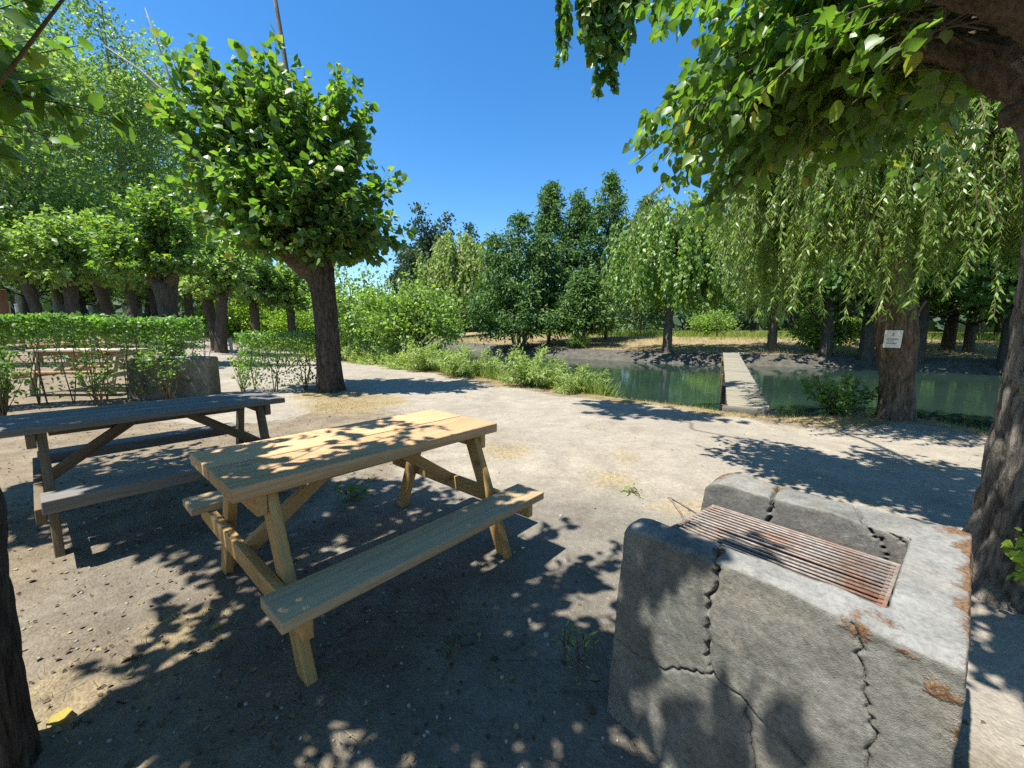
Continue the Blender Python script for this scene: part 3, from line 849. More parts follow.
# ---- tall poplars behind the avenue
def poplar(label, loc, h, rng, ells, ncl, m, sig, lsz, mat, trunk_r=.3, name='poplar_tree', bark='bark_pale', group=None, clear=.15):
    r = thing(name, label, 'tree', loc, 0, group)
    pts = [(0, 0, -.3), (.1, 0, h * .3), (-.1, .1, h * .6), (.05, 0, h * .93)]
    V, Fs = join_np([trunk_np(pts, [trunk_r, trunk_r * .8, trunk_r * .5, trunk_r * .12], 14, 40, .01, .08, .8, random.random() * 9)])
    mesh_np('trunk', V, Fs, M[bark], r, smooth=True)
    P, d, n, sz, Cc = cluster_crown(rng, ells, ncl, m, sig, lsz)
    leaves_obj('crown', P, d, n, sz, RHOMB, M[mat], r, rng=rng)
    tb = []
    for c in Cc[::3]:
        z0 = max(h * clear, c[2] - .55 * math.hypot(c[0], c[1]) - .5)
        p0 = np.array([np.interp(z0, [p[2] for p in pts], [p[0] for p in pts]), np.interp(z0, [p[2] for p in pts], [p[1] for p in pts]), z0])
        mid = (p0 + c) / 2 + np.array([0, 0, -.12 * np.linalg.norm(c - p0)])
        tb.append(tube_np([p0, mid, c], [trunk_r * .2, trunk_r * .13, .015], 4))
    tubes_obj('branches', tb, M[bark], r)
    return r


def tall_ells(h, rad, z0=.18, n=6, rng=None, jit=.35):
    out = []
    for i in range(n):
        f = (i + .5) / n
        z = h * (z0 + (1 - z0) * f)
        r = rad * (math.sin(PI * min(1, .22 + f * .74)) ** .8)
        out.append((rng.normal(0, jit * r), rng.normal(0, jit * r), z, r, r, h * (1 - z0) / n * .85, r ** 1.4 + .2))
    return out


rng = np.random.default_rng(61)
pp = at(62, 330, 29); p1 = poplar('tallest light green poplar behind the avenue, above the left edge', on(pp.x, pp.y), 25, rng, tall_ells(25, 4.8, .2, 7, rng), 400, 50, .62, .26, 'leaf_poplar')
pp = at(140, 330, 34); p2 = poplar('tall light poplar rising beside the round pollard crown, pale bare limbs showing', on(pp.x, pp.y), 26.0, rng, tall_ells(26.5, 4.9, .2, 7, rng), 400, 50, .62, .27, 'leaf_poplar')
PR = 'tall poplars behind the avenue'
for o in (p1, p2): o['group'] = PR
for i, (px, Y, src, sc) in enumerate(((-5, 24, p1, .95), (95, 40, p2, 1.0), (172, 42, p1, .95), (25, 42, p2, 1.1), (-60, 33, p2, 1.0), (206, 44, p2, .72), (245, 46, p1, .62))):
    p = at(px, 330, Y)
    dup(src, on(p.x, p.y), 1.3 * i + .5, sc, 'poplar of the dense light green grove behind the avenue' if i not in (0, 2) else ('poplar at the far left edge with leaves reaching low behind the hedge' if i == 0 else 'poplar partly hidden by the round pollard crown'), PR)
# pale bare limbs on the second poplar
V1 = [tube_np([tuple(at(168, 95, 27)), tuple(at(140, 70, 27)), tuple(at(105, 46, 27))], [.09, .07, .03], 6),
      tube_np([tuple(at(170, 80, 27)), tuple(at(158, 45, 27)), tuple(at(145, 8, 27))], [.08, .05, .025], 6)]
o = tubes_obj('bare_branch', [(v - np.array(p2.location), f) for v, f in V1], M['bark_pale'], p2)

# small round trees and bushes
rng = np.random.default_rng(71)
def bush(name, label, loc, rad, h, rng, mat, ncl=70, m=45, sig=.3, lsz=.16, cat='bush', group=None, stem=.04, low=.15):
    r = thing(name, label, cat, loc, 0, group)
    e = [(0, 0, h * .55, rad, rad, h * .45, 1.5)]
    for q in range(5):
        a = rng.random() * 6.28
        e.append((math.cos(a) * rad * .6, math.sin(a) * rad * .6, h * rng.uniform(.3, .65), rad * .55, rad * .55, h * .3, .6))
    P, d, n, sz, Cc = cluster_crown(rng, e, ncl, m, sig, lsz)
    ok = P[:, 2] > low * h * .3
    leaves_obj('foliage', P[ok], d[ok], n[ok], sz[ok], RHOMB, M[mat], r, rng=rng)
    tb = []
    for c in Cc[::4]:
        tb.append(tube_np([(c[0] * .08, c[1] * .08, -.1), (c[0] * .5, c[1] * .5, c[2] * .55), tuple(c)], [stem, stem * .7, stem * .25], 4))
    tubes_obj('stems', tb, M['twig'], r)
    return r


YB = 'bright yellow green bushes at the end of the back path'
b0 = None
for i, (px, Y, s) in enumerate(((242, 30, 1.0), (272, 31, 1.05), (300, 30, 1.0), (328, 29, .9))):
    p = at(px, 330, Y)
    if b0 is None: b0 = bush('bright_bush', 'one of the bright yellow green bushes glowing beyond the back path', on(p.x, p.y), 2.4, 4.2, rng, 'leaf_bright', 120, 60, .42, .2, group=YB)
    else: dup(b0, on(p.x, p.y), i * 1.7, s, None, YB)
# broad trees filling the background of the grove
rng = np.random.default_rng(72)
def broad(label, loc, h, rad, rng, mat, ncl=150, m=42, sig=.5, lsz=.3, group=None, tr=.25, name='broadleaf_tree'):
    e = [(0, 0, h * .6, rad * .8, rad * .8, h * .36, 2)]
    for q in range(7):
        a = rng.random() * 6.28; z = rng.uniform(.35, .78)
        e.append((math.cos(a) * rad * .6, math.sin(a) * rad * .6, h * z, rad * .5, rad * .5, h * .16, .8))
    return poplar(label, loc, h * .85, rng, e, ncl, m, sig, lsz, mat, tr, name, 'bark_dark', group, .25)


GR = 'broadleaf trees in the green backdrop beyond the river'
p = at(700, 335, 48); f0 = broad('round broadleaf tree beyond the far bank, behind the drooping willows', on(p.x, p.y), 9.5, 4.2, rng, 'leaf_dark', group=GR)
for i, (px, Y, s) in enumerate(((752, 50, 1.5), (810, 44, 1.3), (850, 36, 1.1), (905, 35, 1.1), (1000, 32, 1.2), (1050, 26, 1.1), (655, 56, 1.5), (1110, 24, 1.1), (1180, 22, 1.1), (790, 55, 1.6), (880, 46, 1.4), (980, 46, 1.5))):
    p = at(px, 330, Y); dup(f0, on(p.x, p.y), i * 2.1, s, 'broadleaf tree of the dark green row beyond the far bank', GR)
p = at(948, 340, 24); tw = broad('tree with a dark trunk on the far bank behind the willow with the notice', on(p.x, p.y), 8.5, 3.4, rng, 'leaf_dark', tr=.32)
for q_, (px, Y, s_) in enumerate(((868, 21.6, 1.1), (1012, 18.6, 1.1), (826, 22.6, 1.0), (918, 20.6, 1.05), (1075, 17, 1.1))):
    p = at(px, 340, Y); dup(tw, on(p.x, p.y), 1.1 + q_ * 1.9, s_, 'dark shady tree at the far water edge on the right side', 'shady trees along the far water edge')
p = at(970, 342, 23); dup(tw, on(p.x, p.y), 2.0, .8, 'thin trunked tree leaning beside the thicker dark trunk on the far bank')
GL = 'broadleaf trees behind the avenue'
p = at(30, 330, 27); f1 = broad('light green tree with low boughs right behind the avenue, far left', on(p.x, p.y), 9.5, 4.4, rng, 'leaf_poplar', 190, 48, .5, .26, GL)
for i, (px, Y, s) in enumerate(((85, 30, .85), (60, 40, 1.0), (165, 34, .75), (105, 36, .8), (150, 44, 1.0), (205, 46, .9), (250, 50, .9), (-40, 24, .9), (300, 48, .75), (345, 44, .6))):
    p = at(px, 330, Y); dup(f1, on(p.x, p.y), i * 1.7, s, 'light broadleaf tree filling the gap between poplars and avenue trunks', GL)

# ---- leaning bush tree on the near bank and thin saplings
rng = np.random.default_rng(73)
p = at(408, 350, 16.5)
bt = thing('bank_tree', 'bushy green tree leaning over the water left of the dark firs', 'tree', on(p.x, p.y))
e = [(0, 0, 2.4, 1.6, 1.4, 1.5, 1.4), (.9, 0, 2.3, 1.3, 1.2, 1.1, 1), (-.6, 0, 1.9, 1.1, 1.1, 1.0, .8), (1.5, 0, 1.9, .7, .8, .8, .5), (0, 0, 3.4, 1.0, 1.0, .8, .7), (-1.2, .2, 3.0, 1.0, 1.0, .9, .7), (.9, 0, 3.1, .9, .9, .7, .5)]
P, d, n, sz, Cc = cluster_crown(rng, [(a, b, c + .35, d_, e_, f_ * .9, w_) for a, b, c, d_, e_, f_, w_ in e], 140, 40, .26, .17, droop=.5)
leaves_obj('crown', P, d, n, sz, RHOMB, M['leaf_willow'], bt, rng=rng)
V, Fs = join_np([trunk_np([(-.2, 0, -.4), (-.1, 0, .8), (.1, 0, 2.0), (.2, 0, 3.2)], [.12, .10, .07, .02], 12, 30, .006, .05, .3, 3.3)])
mesh_np('trunk', V, Fs, M['bark'], bt, smooth=True)
tubes_obj('branches', [tube_np([(0, 0, .8), tuple(c * .6 + np.array([0, 0, .4])), tuple(c)], [.05, .03, .01], 4) for c in Cc[::4]], M['twig'], bt)
SG = 'thin saplings at the bend of the path'
def sapling(label, loc, h, rng, mat, rad=1.15, group=SG, ncl=55, lsz=.15):
    r = thing('sapling', label, 'tree', loc, 0, group)
    V, Fs = join_np([trunk_np([(0, 0, -.2), (.05, 0, h * .35), (-.08, 0, h * .7), (0, 0, h)], [.085, .07, .05, .015], 10, 24, .006, .05, .3, random.random() * 9)])
    mesh_np('trunk', V, Fs, M['bark'], r, smooth=True)
    P, d, n, sz, Cc = cluster_crown(rng, [(0, 0, h * .72, rad, rad, h * .3, 1), (rad * .4, 0, h * .5, rad * .8, rad * .8, h * .2, .6), (-rad * .3, 0, h * .45, rad * .7, rad * .7, h * .22, .5)], ncl, 36, .22, lsz)
    leaves_obj('crown', P, d, n, sz, RHOMB, M[mat], r, rng=rng)
    return r


p = at(338, 350, 18.2); s1 = sapling('pale thin sapling just right of the thick pollard trunk', on(p.x, p.y), 4.4, rng, 'leaf_willow')
p = at(367, 345, 19.5); dup(s1, on(p.x, p.y), 2.0, 1.15, 'brown thin sapling at the path bend, left of the bushy bank tree', SG)
p = at(352, 340, 26); dup(s1, on(p.x, p.y), 4.0, 1.25, 'leafy sapling furthest back at the path bend', SG)

# ---- firs on the far bank
def fir(label, loc, h, rad, rng, group=None, stems=1, low=.1):
    r = thing('fir_tree', label, 'tree', loc, 0, group)
    tr = []
    Ps, Ds, Ns, Sz = [], [], [], []
    for k in range(stems):
        ox = 0 if stems == 1 else (k - (stems - 1) / 2) * .5
        lean = 0 if stems == 1 else (k - (stems - 1) / 2) * 1.5
        hh = h * (1 if k == stems // 2 else .85)
        tr.append(trunk_np([(ox * .4, 0, -.3), (ox + lean * .4, 0, hh * .4), (ox + lean, 0, hh * .98)], [.17, .12, .02], 10, 24, .008, .06, .4, random.random() * 9))
        nb = int(190 / stems ** .6)
        f = rng.random(nb) ** .75
        z = hh * (low + (1 - low) * f)
        R_ = rad * ((1 - f) ** .78 * 1.05 + .05) * (.72 + .28 * np.sin(f * 9 + rng.random() * 6) ** 2) * np.where(f < .1, .75, 1)
        a = rng.random(nb) * 6.28
        q = rng.random(nb) ** .35 * R_ * rng.uniform(.75, 1.15, nb)
        C_ = np.stack([ox + lean * np.minimum(1, z / hh) + np.cos(a) * q, np.sin(a) * q, z - .18 * q], 1)
        m = (70 * (.35 + R_ / rad)).astype(int)
        ix = np.repeat(np.arange(nb), m)
        g3 = rng.normal(size=(len(ix), 3)) * (.20 + .26 * R_ / rad)[ix][:, None]
        rad_dir = np.stack([np.cos(a), np.sin(a), np.zeros(nb)], 1)[ix]
        P_ = C_[ix] + g3 * np.array([1, 1, .75]) + rad_dir * (rng.random(len(ix)) - .5)[:, None] * .7
        P_[:, 2] -= .12 * rng.random(len(ix)) + .25 * ((P_[:, :2] - C_[ix][:, :2]) ** 2).sum(1)
        Ps.append(P_); Ds.append(rad_dir * .7 + .9 * rdir(rng, len(ix)) + np.array([0, 0, -.45])); Ns.append(np.array([0, 0, .6]) + .5 * rad_dir + .8 * rdir(rng, len(ix))); Sz.append(rng.uniform(.18, .42, len(ix)))
        # leader
        m = 40
        z = hh * (1 - rng.random(m) * .12)
        Ps.append(np.stack([np.full(m, ox + lean), np.zeros(m), z], 1) + rng.normal(0, .05, (m, 3))); Ds.append(rdir(rng, m) + np.array([0, 0, .5])); Ns.append(rdir(rng, m)); Sz.append(np.full(m, .25))
    tubes_obj('trunk', tr, M['bark_fir'], r)
    leaves_obj('crown', np.vstack(Ps), np.vstack(Ds), np.vstack(Ns), np.concatenate(Sz), SPRAY, M['leaf_fir'], r, rng=rng)
    return r


rng = np.random.default_rng(81)
FG = 'dark firs on the far bank'
def farpos(px, Y):
    p = at(px, 330, Y); return on(p.x, p.y)
def hfor(py, Y, loc):
    return at(512, py, Y).z - loc[2]
l = farpos(519, 32); fir('broad low fir with several stems, leftmost of the dark group', l, hfor(214, 32, l), 3.9, rng, FG, 3, .17)
l = farpos(549, 35); fir('slender topped fir in the middle of the dark group, its tip the thinnest', l, hfor(183, 35, l), 3.3, rng, FG, 1, .14)
l = farpos(577, 34); fir('fir with a blunt dense top between the two highest tips', l, hfor(192, 34, l), 3.3, rng, FG, 1, .15)
l = farpos(606, 36); fir('tallest pointed fir near the gap of blue sky', l, hfor(172, 36, l), 3.3, rng, FG, 1, .13)
l = farpos(640, 42); fir('fir tip half hidden behind the drooping willow of the far bank', l, hfor(196, 42, l), 3.0, rng, FG, 1, .07)
l = farpos(584, 30.5); fir('short fir with a thin pale stem at the front of the dark group', l, 5.5, 2.0, rng, FG, 1, .32)
# far conifers and pale willow
rng = np.random.default_rng(82)
l = farpos(424, 85); c0 = poplar('far bluish tree top furthest left on the skyline', l, hfor(212, 85, l), rng, tall_ells(hfor(212, 85, l), 3.6, .1, 6, rng, .2), 150, 40, .8, .75, 'leaf_far', .4, 'distant_tree', 'bark')
dup(c0, farpos(444, 88), 2, .97, 'far bluish tree top beside the round pollard crown on the skyline')
dup(c0, farpos(472, 95), 4, .95, 'far brownish tree top just above the pale weeping willow')
dup(c0, farpos(405, 92), 1, .8, 'low far tree top close to the round pollard crown')
def willow(label, loc, h, rad, rng, mat, n=260, Lr=(2.5, 5), step=.07, lsz=.3, tr=.3, low=1.2, group=None, name='willow_tree', lean=0.0, bark='bark_willow', tube=True):
    r = thing(name, label, 'tree', loc, 0, group)
    V, Fs = join_np([trunk_np([(0, 0, -.3), (lean * .3, 0, h * .2), (lean, 0, h * .45), (lean * 1.2, 0, h * .75)], [tr, tr * .85, tr * .8, tr * .3], 20, 40, .014, .06, .4, random.random() * 9, .25)])
    mesh_np('trunk', V, Fs, M[bark], r, smooth=True)
    st = in_ells(rng, [(lean, 0, h * .68, rad * .95, rad * .95, h * .30, 1.4), (lean, 0, h * .85, rad * .55, rad * .55, h * .15, .5)], n, .33)
    ow = st - np.array([lean, 0, 0]); ow[:, 2] = 0
    ow = nrm(ow) * rng.uniform(.2, .8, (n, 1))
    L = np.minimum(rng.uniform(*Lr, n), st[:, 2] - low - rng.random(n) * h * .18)
    ok = L > .5
    P, d, nn, sz, tb = weep_crown(rng, st[ok], ow[ok], L[ok], step, lsz, .7, .8, .2)
    leaves_obj('crown', P, d, nn, sz, NARROW if lsz < .2 else RHOMB, M[mat], r, rng=rng)
    br = []
    for s in st[ok][::6]:
        br.append(tube_np([(lean, 0, h * .42), (lean + (s[0] - lean) * .4, s[1] * .4, h * .5 + (s[2] - h * .5) * .8), tuple(s)], [tr * .28, tr * .16, .02], 5))
    tubes_obj('branches', br, M[bark], r)
    if tube: tubes_obj('twigs', tb, M['twig'], r)
    return r


rng = np.random.default_rng(83)
l = farpos(458, 58); willow('pale yellow green weeping willow on the far bank left of the firs', l, hfor(228, 58, l), 6.0, rng, 'leaf_pale_willow', 300, (4, 9), .13, .5, .35, .6, tube=False)
l = farpos(490, 62); willow('smaller pale willow tucked against the left side of the firs', l, hfor(245, 62, l), 4.5, rng, 'leaf_pale_willow', 200, (4, 8), .13, .5, .3, .6, tube=False)
l = farpos(668, 25.2); willow('dark trunked willow on the far bank, left of the footbridge end', l, 9.6, 3.9, rng, 'leaf_willow', 420, (2.5, 5.5), .07, .26, .30, 2.0, tube=False)
l = farpos(773, 25.0); willow('dark trunked willow on the far bank, right of the footbridge end', l, 10, 4.4, rng, 'leaf_willow', 420, (2.5, 5.5), .07, .26, .28, 2.2, tube=False)
# dark green bushes and grass edge on the far bank
rng = np.random.default_rng(84)
l = farpos(822, 24.5); fb = bush('round_bush', 'rounded light green bush under the trees of the far bank', l, 1.7, 2.4, rng, 'leaf_willow', 80, 50, .3, .2)
dup(fb, farpos(600, 44), 1, .9, 'far bush on the grass behind the firs')
dup(fb, farpos(445, 52), 3, 1.3, 'dark bush at the foot of the pale weeping willow')
dup(fb, farpos(579, 29.4), 2, .42, 'small bush at the water edge under the firs')
dup(fb, farpos(712, 38), 4, 1.0, 'bush in the sunny grass seen past the far willows')
dup(fb, farpos(880, 27), 5, 1.0, 'shaded bush behind the willow with the notice')

# ---- weeping willow with the notice on its trunk
rng = np.random.default_rng(91)
W0 = on(6.28, 6.42)
wt = thing('willow_tree', 'big weeping willow at the water edge with a white notice on its trunk', 'tree', W0)
wp = [(.0, 0, -.25), (-.03, 0, .3), (-.09, 0, .75), (-.17, 0, 1.3), (-.24, 0, 1.75), (-.36, 0, 2.4), (-.52, 0, 3.2)]
V, Fs = join_np([trunk_np(wp, [.25, .215, .21, .26, .235, .2, .24], 72, 120, .016, .07, .35, 2.2, .3, 6, .07, plate=.06)])
mesh_np('trunk', V, Fs, M['bark_willow'], wt, {'furrow': ('POINT', 'FLOAT', FURROW[0])}, smooth=True)
for q, (e, r0) in enumerate((((-2.0, .3, 5.2), .17), ((1.0, -.2, 5.0), .15), ((-.8, 1.2, 5.8), .16), ((-.2, -1.0, 5.0), .13), ((.30, .1, 1.9), .07))):
    V, Fs = join_np([limb((-.5, 0, 2.9) if q < 4 else (-.05, 0, 1.3), e, r0, r0 * .4, q * 1.3, 20, 26)])
    mesh_np('branch', V, Fs, M['bark_willow'], wt, smooth=True)
N = 2700
st = in_ells(rng, [(-1.2, .6, 4.9, 2.2, 2.2, 1.6, 1.5), (1.0, .5, 4.8, 2.0, 2.2, 1.6, 1.2), (0, .5, 6.2, 2.4, 2.2, 1.0, .6), (-2.4, .9, 4.4, 1.3, 1.5, 1.2, .8), (1.9, .1, 4.2, 1.0, 1.4, 1.2, .9), (-.6, -1.2, 4.2, 1.6, .8, 1.0, .9)], N, .4)
ow = st.copy(); ow[:, 2] = 0; ow = nrm(ow) * rng.uniform(.15, .6, (N, 1))
low = np.where(st[:, 0] < -.9, 1.2, 1.95) + rng.random(N) ** .8 * 1.7
low = np.where(np.abs(st[:, 0] + .1 - 0 * st[:, 1]) < .8, np.maximum(low, 2.65), low)
L = np.minimum(rng.uniform(1.8, 4.6, N), st[:, 2] - low)
wx = st[:, 0] + W0[0]; wy = st[:, 1] + W0[1]
blk = np.zeros(N, bool)
for dz in (0, .5, 1.0):
    zz = st[:, 2] - L * dz
    hx = wx + .387 * zz; hy = wy + .148 * zz
    blk |= (np.abs(hx - (4.25 + .52 * (hy - 7.0))) < .55) & (hy > 6.6) & (hy < 10.5)
ok = (L > .35) & ~blk
P, d, nn, sz, tb = weep_crown(rng, st[ok], ow[ok], L[ok], .0155, .098, .5, .8, .16)
leaves_obj('crown', P, d, nn, sz, NARROW, M['leaf_willow'], wt, rng=rng)
tubes_obj('twigs', tb, M['twig'], wt)

# ---- paper notice on the willow trunk
nl = thing('paper_notice', 'white paper notice with small printed lines fixed to the willow trunk', 'notice', (W0[0] - .17 - .27 * .80, W0[1] - .27 * .60, W0[2] + 1.16), math.radians(-53))
nw, nh = .205, .27
V = []; xsn = np.linspace(-nw / 2, nw / 2, 9); zsn = np.linspace(0, nh, 9)
for z in zsn:
    for x in xsn: V.append((x + .012 * z / nh, -.012 + .9 * x * x + .004 * math.sin(z * 22), z))
V = np.array(V); a = (np.arange(8)[:, None] * 9 + np.arange(8)[None]).ravel()
Fq = np.stack([a, a + 1, a + 10, a + 9], 1)
Vb = V + np.array([0, .003, 0])
mesh_np('sheet', np.vstack([V, Vb]), [np.vstack([Fq, Fq[:, ::-1] + 81])], M['paper'], nl)
def ink(rects):
    V, F = [], []
    for (x0, x1, z0, z1) in rects:
        n0 = len(V); k = 5
        for x in np.linspace(x0, x1, k):
            for z in (z0, z1): V.append((x + .012 * z / nh, -.0145 + .9 * x * x + .004 * math.sin(z * 22), z))
        for q in range(k - 1): F.append((n0 + 2 * q, n0 + 2 * q + 2, n0 + 2 * q + 3, n0 + 2 * q + 1))
    return V, np.array(F)
V, F = ink([(-.012, .012, .185, .193), (-.008, -.003, .193, .222), (.003, .008, .193, .222), (-.012, .012, .222, .229)]); mesh_np('printed_symbol', V, F, M['ink'], nl)
rl = []
for z, x0, x1 in ((.135, -.075, .075), (.118, -.068, .06), (.098, -.045, .02), (.07, -.065, .055), (.058, -.05, .05)):
    x = x0
    while x < x1:
        w = random.uniform(.006, .018); rl.append((x, min(x + w, x1), z, z + .0075)); x += w + .004
V, F = ink(rl); mesh_np('printed_lines', V, F, M['ink'], nl)
tubes_obj('nail', [tube_np([(0, -.005, .262), (0, -.018, .262)], [.004, .005], 8)], M['rust'], nl)

# ------------------------------------------------------------------ hedges and shrubs
rng = np.random.default_rng(101)
def hedge(label, p0, p1, wid, zb, zt, rng, dens=1500, sparse=130, lsz=.075, mat='leaf_hedge', step=.28, group='hedges'):
    p0, p1 = np.array(p0, float), np.array(p1, float)
    Lh = np.linalg.norm(p1 - p0); u = (p1 - p0) / Lh; v = np.array([-u[1], u[0]])
    base = on(*p0)
    r = thing('hedge', label, 'hedge', base, 0, group)
    n = int(dens * Lh)
    s = rng.random(n) * Lh; w = rng.uniform(-1, 1, n); z = zb + (zt - zb) * rng.random(n) ** .75
    # push towards the outer skin
    side = rng.random(n)
    w = np.where(side < .35, np.sign(w) * (1 - rng.random(n) ** 2 * .3), w)
    top = rng.random(n) < .35
    z = np.where(top, zt - rng.random(n) ** 2 * .1, z)
    lump = np.array([noise.noise(Vector((a * 1.3, b, 3.3))) for a, b in zip(s, w)])
    xy = p0 + u * s[:, None] + v * (w * wid / 2 * (1 + .3 * lump))[:, None]
    gzv = gh(xy)
    z = z + lump * .06 + rng.normal(0, .02, n)
    keep = rng.random(n) < np.clip((z - zb) / ((zt - zb) * .5) + .35, 0, 1)
    P = np.column_stack([xy, gzv + z])[keep]
    m2 = int(sparse * Lh)
    xy2 = p0 + u * (rng.random(m2) * Lh)[:, None] + v * (rng.uniform(-.4, .4, m2) * wid)[:, None]
    P2 = np.column_stack([xy2, gh(xy2) + .12 + (zb - .1) * rng.random(m2)])
    P = np.vstack([P, P2]); m = len(P)
    d = rdir(rng, m) + np.array([0, 0, .25]); nn = np.array([0, 0, .8]) + rdir(rng, m) * .8
    leaves_obj('foliage', P - np.array(base), d, nn, lsz * rng.uniform(.6, 1.2, m), RHOMB, M[mat], r, rng=rng)
    tb = []
    k = int(Lh / step)
    for i in range(k):
        q = p0 + u * ((i + rng.random()) * Lh / k) + v * rng.uniform(-.2, .2) * wid
        b = np.array(on(*q))
        for j in range(rng.integers(2, 4)):
            e = b + np.array([rng.normal(0, .16), rng.normal(0, .16), zt * rng.uniform(.6, .95)])
            md = (b + e) / 2 + np.array([rng.normal(0, .05), rng.normal(0, .05), 0])
            tb.append(tube_np(np.array([b - [0, 0, .05], md, e]) - np.array(base), [.013, .010, .005], 4))
    tubes_obj('stems', tb, M['twig'], r)
    return r


hedge('long clipped green hedge behind the reddish picnic table', (-18, 9.6), (-9.9, 12.9), 1.1, .62, 1.32, rng, 1900, 160, .085)
hedge('tall leafy hedge on bare stems between the grey table and the reddish table', (-10.4, 5.4), (-6.3, 8.2), .6, 1.08, 1.53, rng, 1500, 300, .085, step=.26)
hedge('short leafy hedge with bare stems beside the thick pollard trunk', (-5.75, 8.45), (-4.35, 9.0), .55, .72, 1.27, rng, 1250, 420, .07)
hedge('leafy hedge beyond the back path, low and clipped', (-9.4, 13.8), (-7.2, 15.6), .8, .4, 1.0, rng, 900, 200, .085, 'leaf_bright')
def shrub(label, loc, h, rad, nst, nlf, rng, mat='leaf_hedge', lsz=.07, name='leafy_shrub', cat='shrub', group=None, tmpl=RHOMB, droop=.1, rise=.1, tmin=.25, top=.75, twr=.008):
    r = thing(name, label, cat, loc, 0, group)
    P, d, n, sz, HCT = shoot_crown(rng, (0, 0, .02), [(0, 0, h * top, rad, rad, h * (1 - top), 1), (0, 0, h * top * .7, rad * .9, rad * .9, h * .25, .5)], nst, nlf, lsz, droop, rise, tmin=tmin, off=.04, hr=.05)
    leaves_obj('foliage', P, d, n, sz, tmpl, M[mat], r, rng=rng)
    tubes_obj('stems', shoots_tubes(HCT, twr, .003, 4, 6), M['twig'], r)
    return r


shrub('leafy shrub with bare lower stems in front of the low concrete block', on(-6.55, 7.55), 1.32, .42, 18, 20, rng, tmin=.5)
shrub('thin leafy shrub standing at the left end of the concrete block', on(-7.35, 7.0), 1.1, .35, 14, 12, rng, tmin=.35)
shrub('dark shrub at the left edge beside the reddish picnic table', on(-7.75, 5.95), 1.3, .5, 30, 26, rng, 'leaf_dark')
shrub('sapling shrub standing alone in the gap between the hedges', on(-5.95, 8.75), 1.05, .32, 15, 20, rng, 'leaf_bright', tmin=.3)
shrub('dark leafy shrub at the left foot of the willow with the notice', on(5.55, 6.75, -.12), .85, .55, 34, 30, rng, 'leaf_dark', .085)
shrub('bright nettle like shrub at the right foot of the willow', on(7.15, 6.35, -.1), .62, .5, 26, 22, rng, 'leaf_hedge', .1, tmpl=HEART)
shrub('feathery light green shrub over the water beside the big rough trunk', on(7.6, 5.9, -.2), 1.15, .7, 24, 40, rng, 'leaf_reed', .11, tmpl=NARROW, droop=.6, rise=.35)
shrub('tall pale green shrub behind the big rough trunk at the water edge', on(9.0, 6.3, -.3), 1.95, .8, 34, 46, rng, 'leaf_reed', .12, tmpl=NARROW, droop=.6, rise=.3)
shrub('low bright plants on the bank edge between willow and rough trunk', on(7.05, 5.35, -.05), .38, .55, 26, 16, rng, 'leaf_hedge', .08, tmpl=HEART)
# small weeds
rng = np.random.default_rng(103)
shrub('small green weed growing under the yellow picnic table', on(-1.32, 3.2), .13, .14, 14, 8, rng, 'leaf_dark', .04, 'weed', 'weed', twr=.003, tmin=.1)
shrub('thin leafy weed at the foot of the concrete barbecue', on(.27, 1.52), .17, .07, 8, 7, rng, 'leaf_reed', .05, 'weed', 'weed', tmpl=NARROW, twr=.003, tmin=.1)
shrub('flat green weed in the dry tuft between table and barbecue', on(1.06, 3.32), .02, .09, 10, 5, rng, 'leaf_reed', .028, 'weed', 'weed', twr=.003, tmin=.2)
shrub('low weed in the shade in front of the yellow bench', on(-.25, 1.62), .03, .09, 9, 5, rng, 'leaf_dark', .035, 'weed', 'weed', tmpl=NARROW, twr=.003, tmin=.2)
shrub('weed beside the sunlit path edge left of the barbecue', on(1.45, 2.75), .02, .07, 9, 5, rng, 'leaf_reed', .025, 'weed', 'weed', twr=.003, tmin=.2)
# willow saplings and reeds along the bank
rng = np.random.default_rng(104)
BG = 'leafy saplings along the water edge'
BL = 'light green narrow leaved sapling in the row along the water edge'
k1 = shrub(BL, on(.55, 10.35, -.05), 1.25, 1.2, 64, 50, rng, 'leaf_reed', .16, 'bank_shrub', 'shrub', BG, NARROW, .35, .2, .15, .58)
k2 = shrub(BL, on(-1.4, 12.2, -.05), 1.05, 1.3, 64, 50, rng, 'leaf_reed', .16, 'bank_shrub', 'shrub', BG, NARROW, .35, .2, .15, .52)
seg = np.array([(1.75, 9.15), (1.16, 9.75), (-1.2, 12.15), (-4, 14.8), (-7.7, 18.4), (-10.5, 21.8), (-14, 30)])
sl_ = np.concatenate([[0], np.cumsum(np.linalg.norm(np.diff(seg, axis=0), axis=1))])
dup(k1, on(1.55, 9.35, -.05), 2.2, .72, BL, BG)
dup(k2, on(1.95, 9.05, -.05), 4.2, .5, BL, BG)
t = .7
while t < sl_[-1]:
    x, y = np.interp(t, sl_, seg[:, 0]), np.interp(t, sl_, seg[:, 1])
    off = rng.uniform(-.45, .12)
    x += -off * .75; y += -off * .66
    dup((k1, k2)[int(rng.integers(2))], on(x, y, -.05), rng.random() * 6, (rng.uniform(.8, 1.25) if rng.random() < .45 else rng.uniform(.35, .7)) * (1 + .012 * t), BL, BG)
    t += rng.uniform(.5, .85) * (1 + .03 * t)
k3 = dup(k1, on(2.3, 8.85, -.05), 1.0, .42, 'low sprawling sapling at the end of the bank row nearest the footbridge', BG)
dup(k2, on(2.75, 8.45, -.08), 3.0, .3, 'smallest green sprout on the bank edge left of the footbridge', BG)
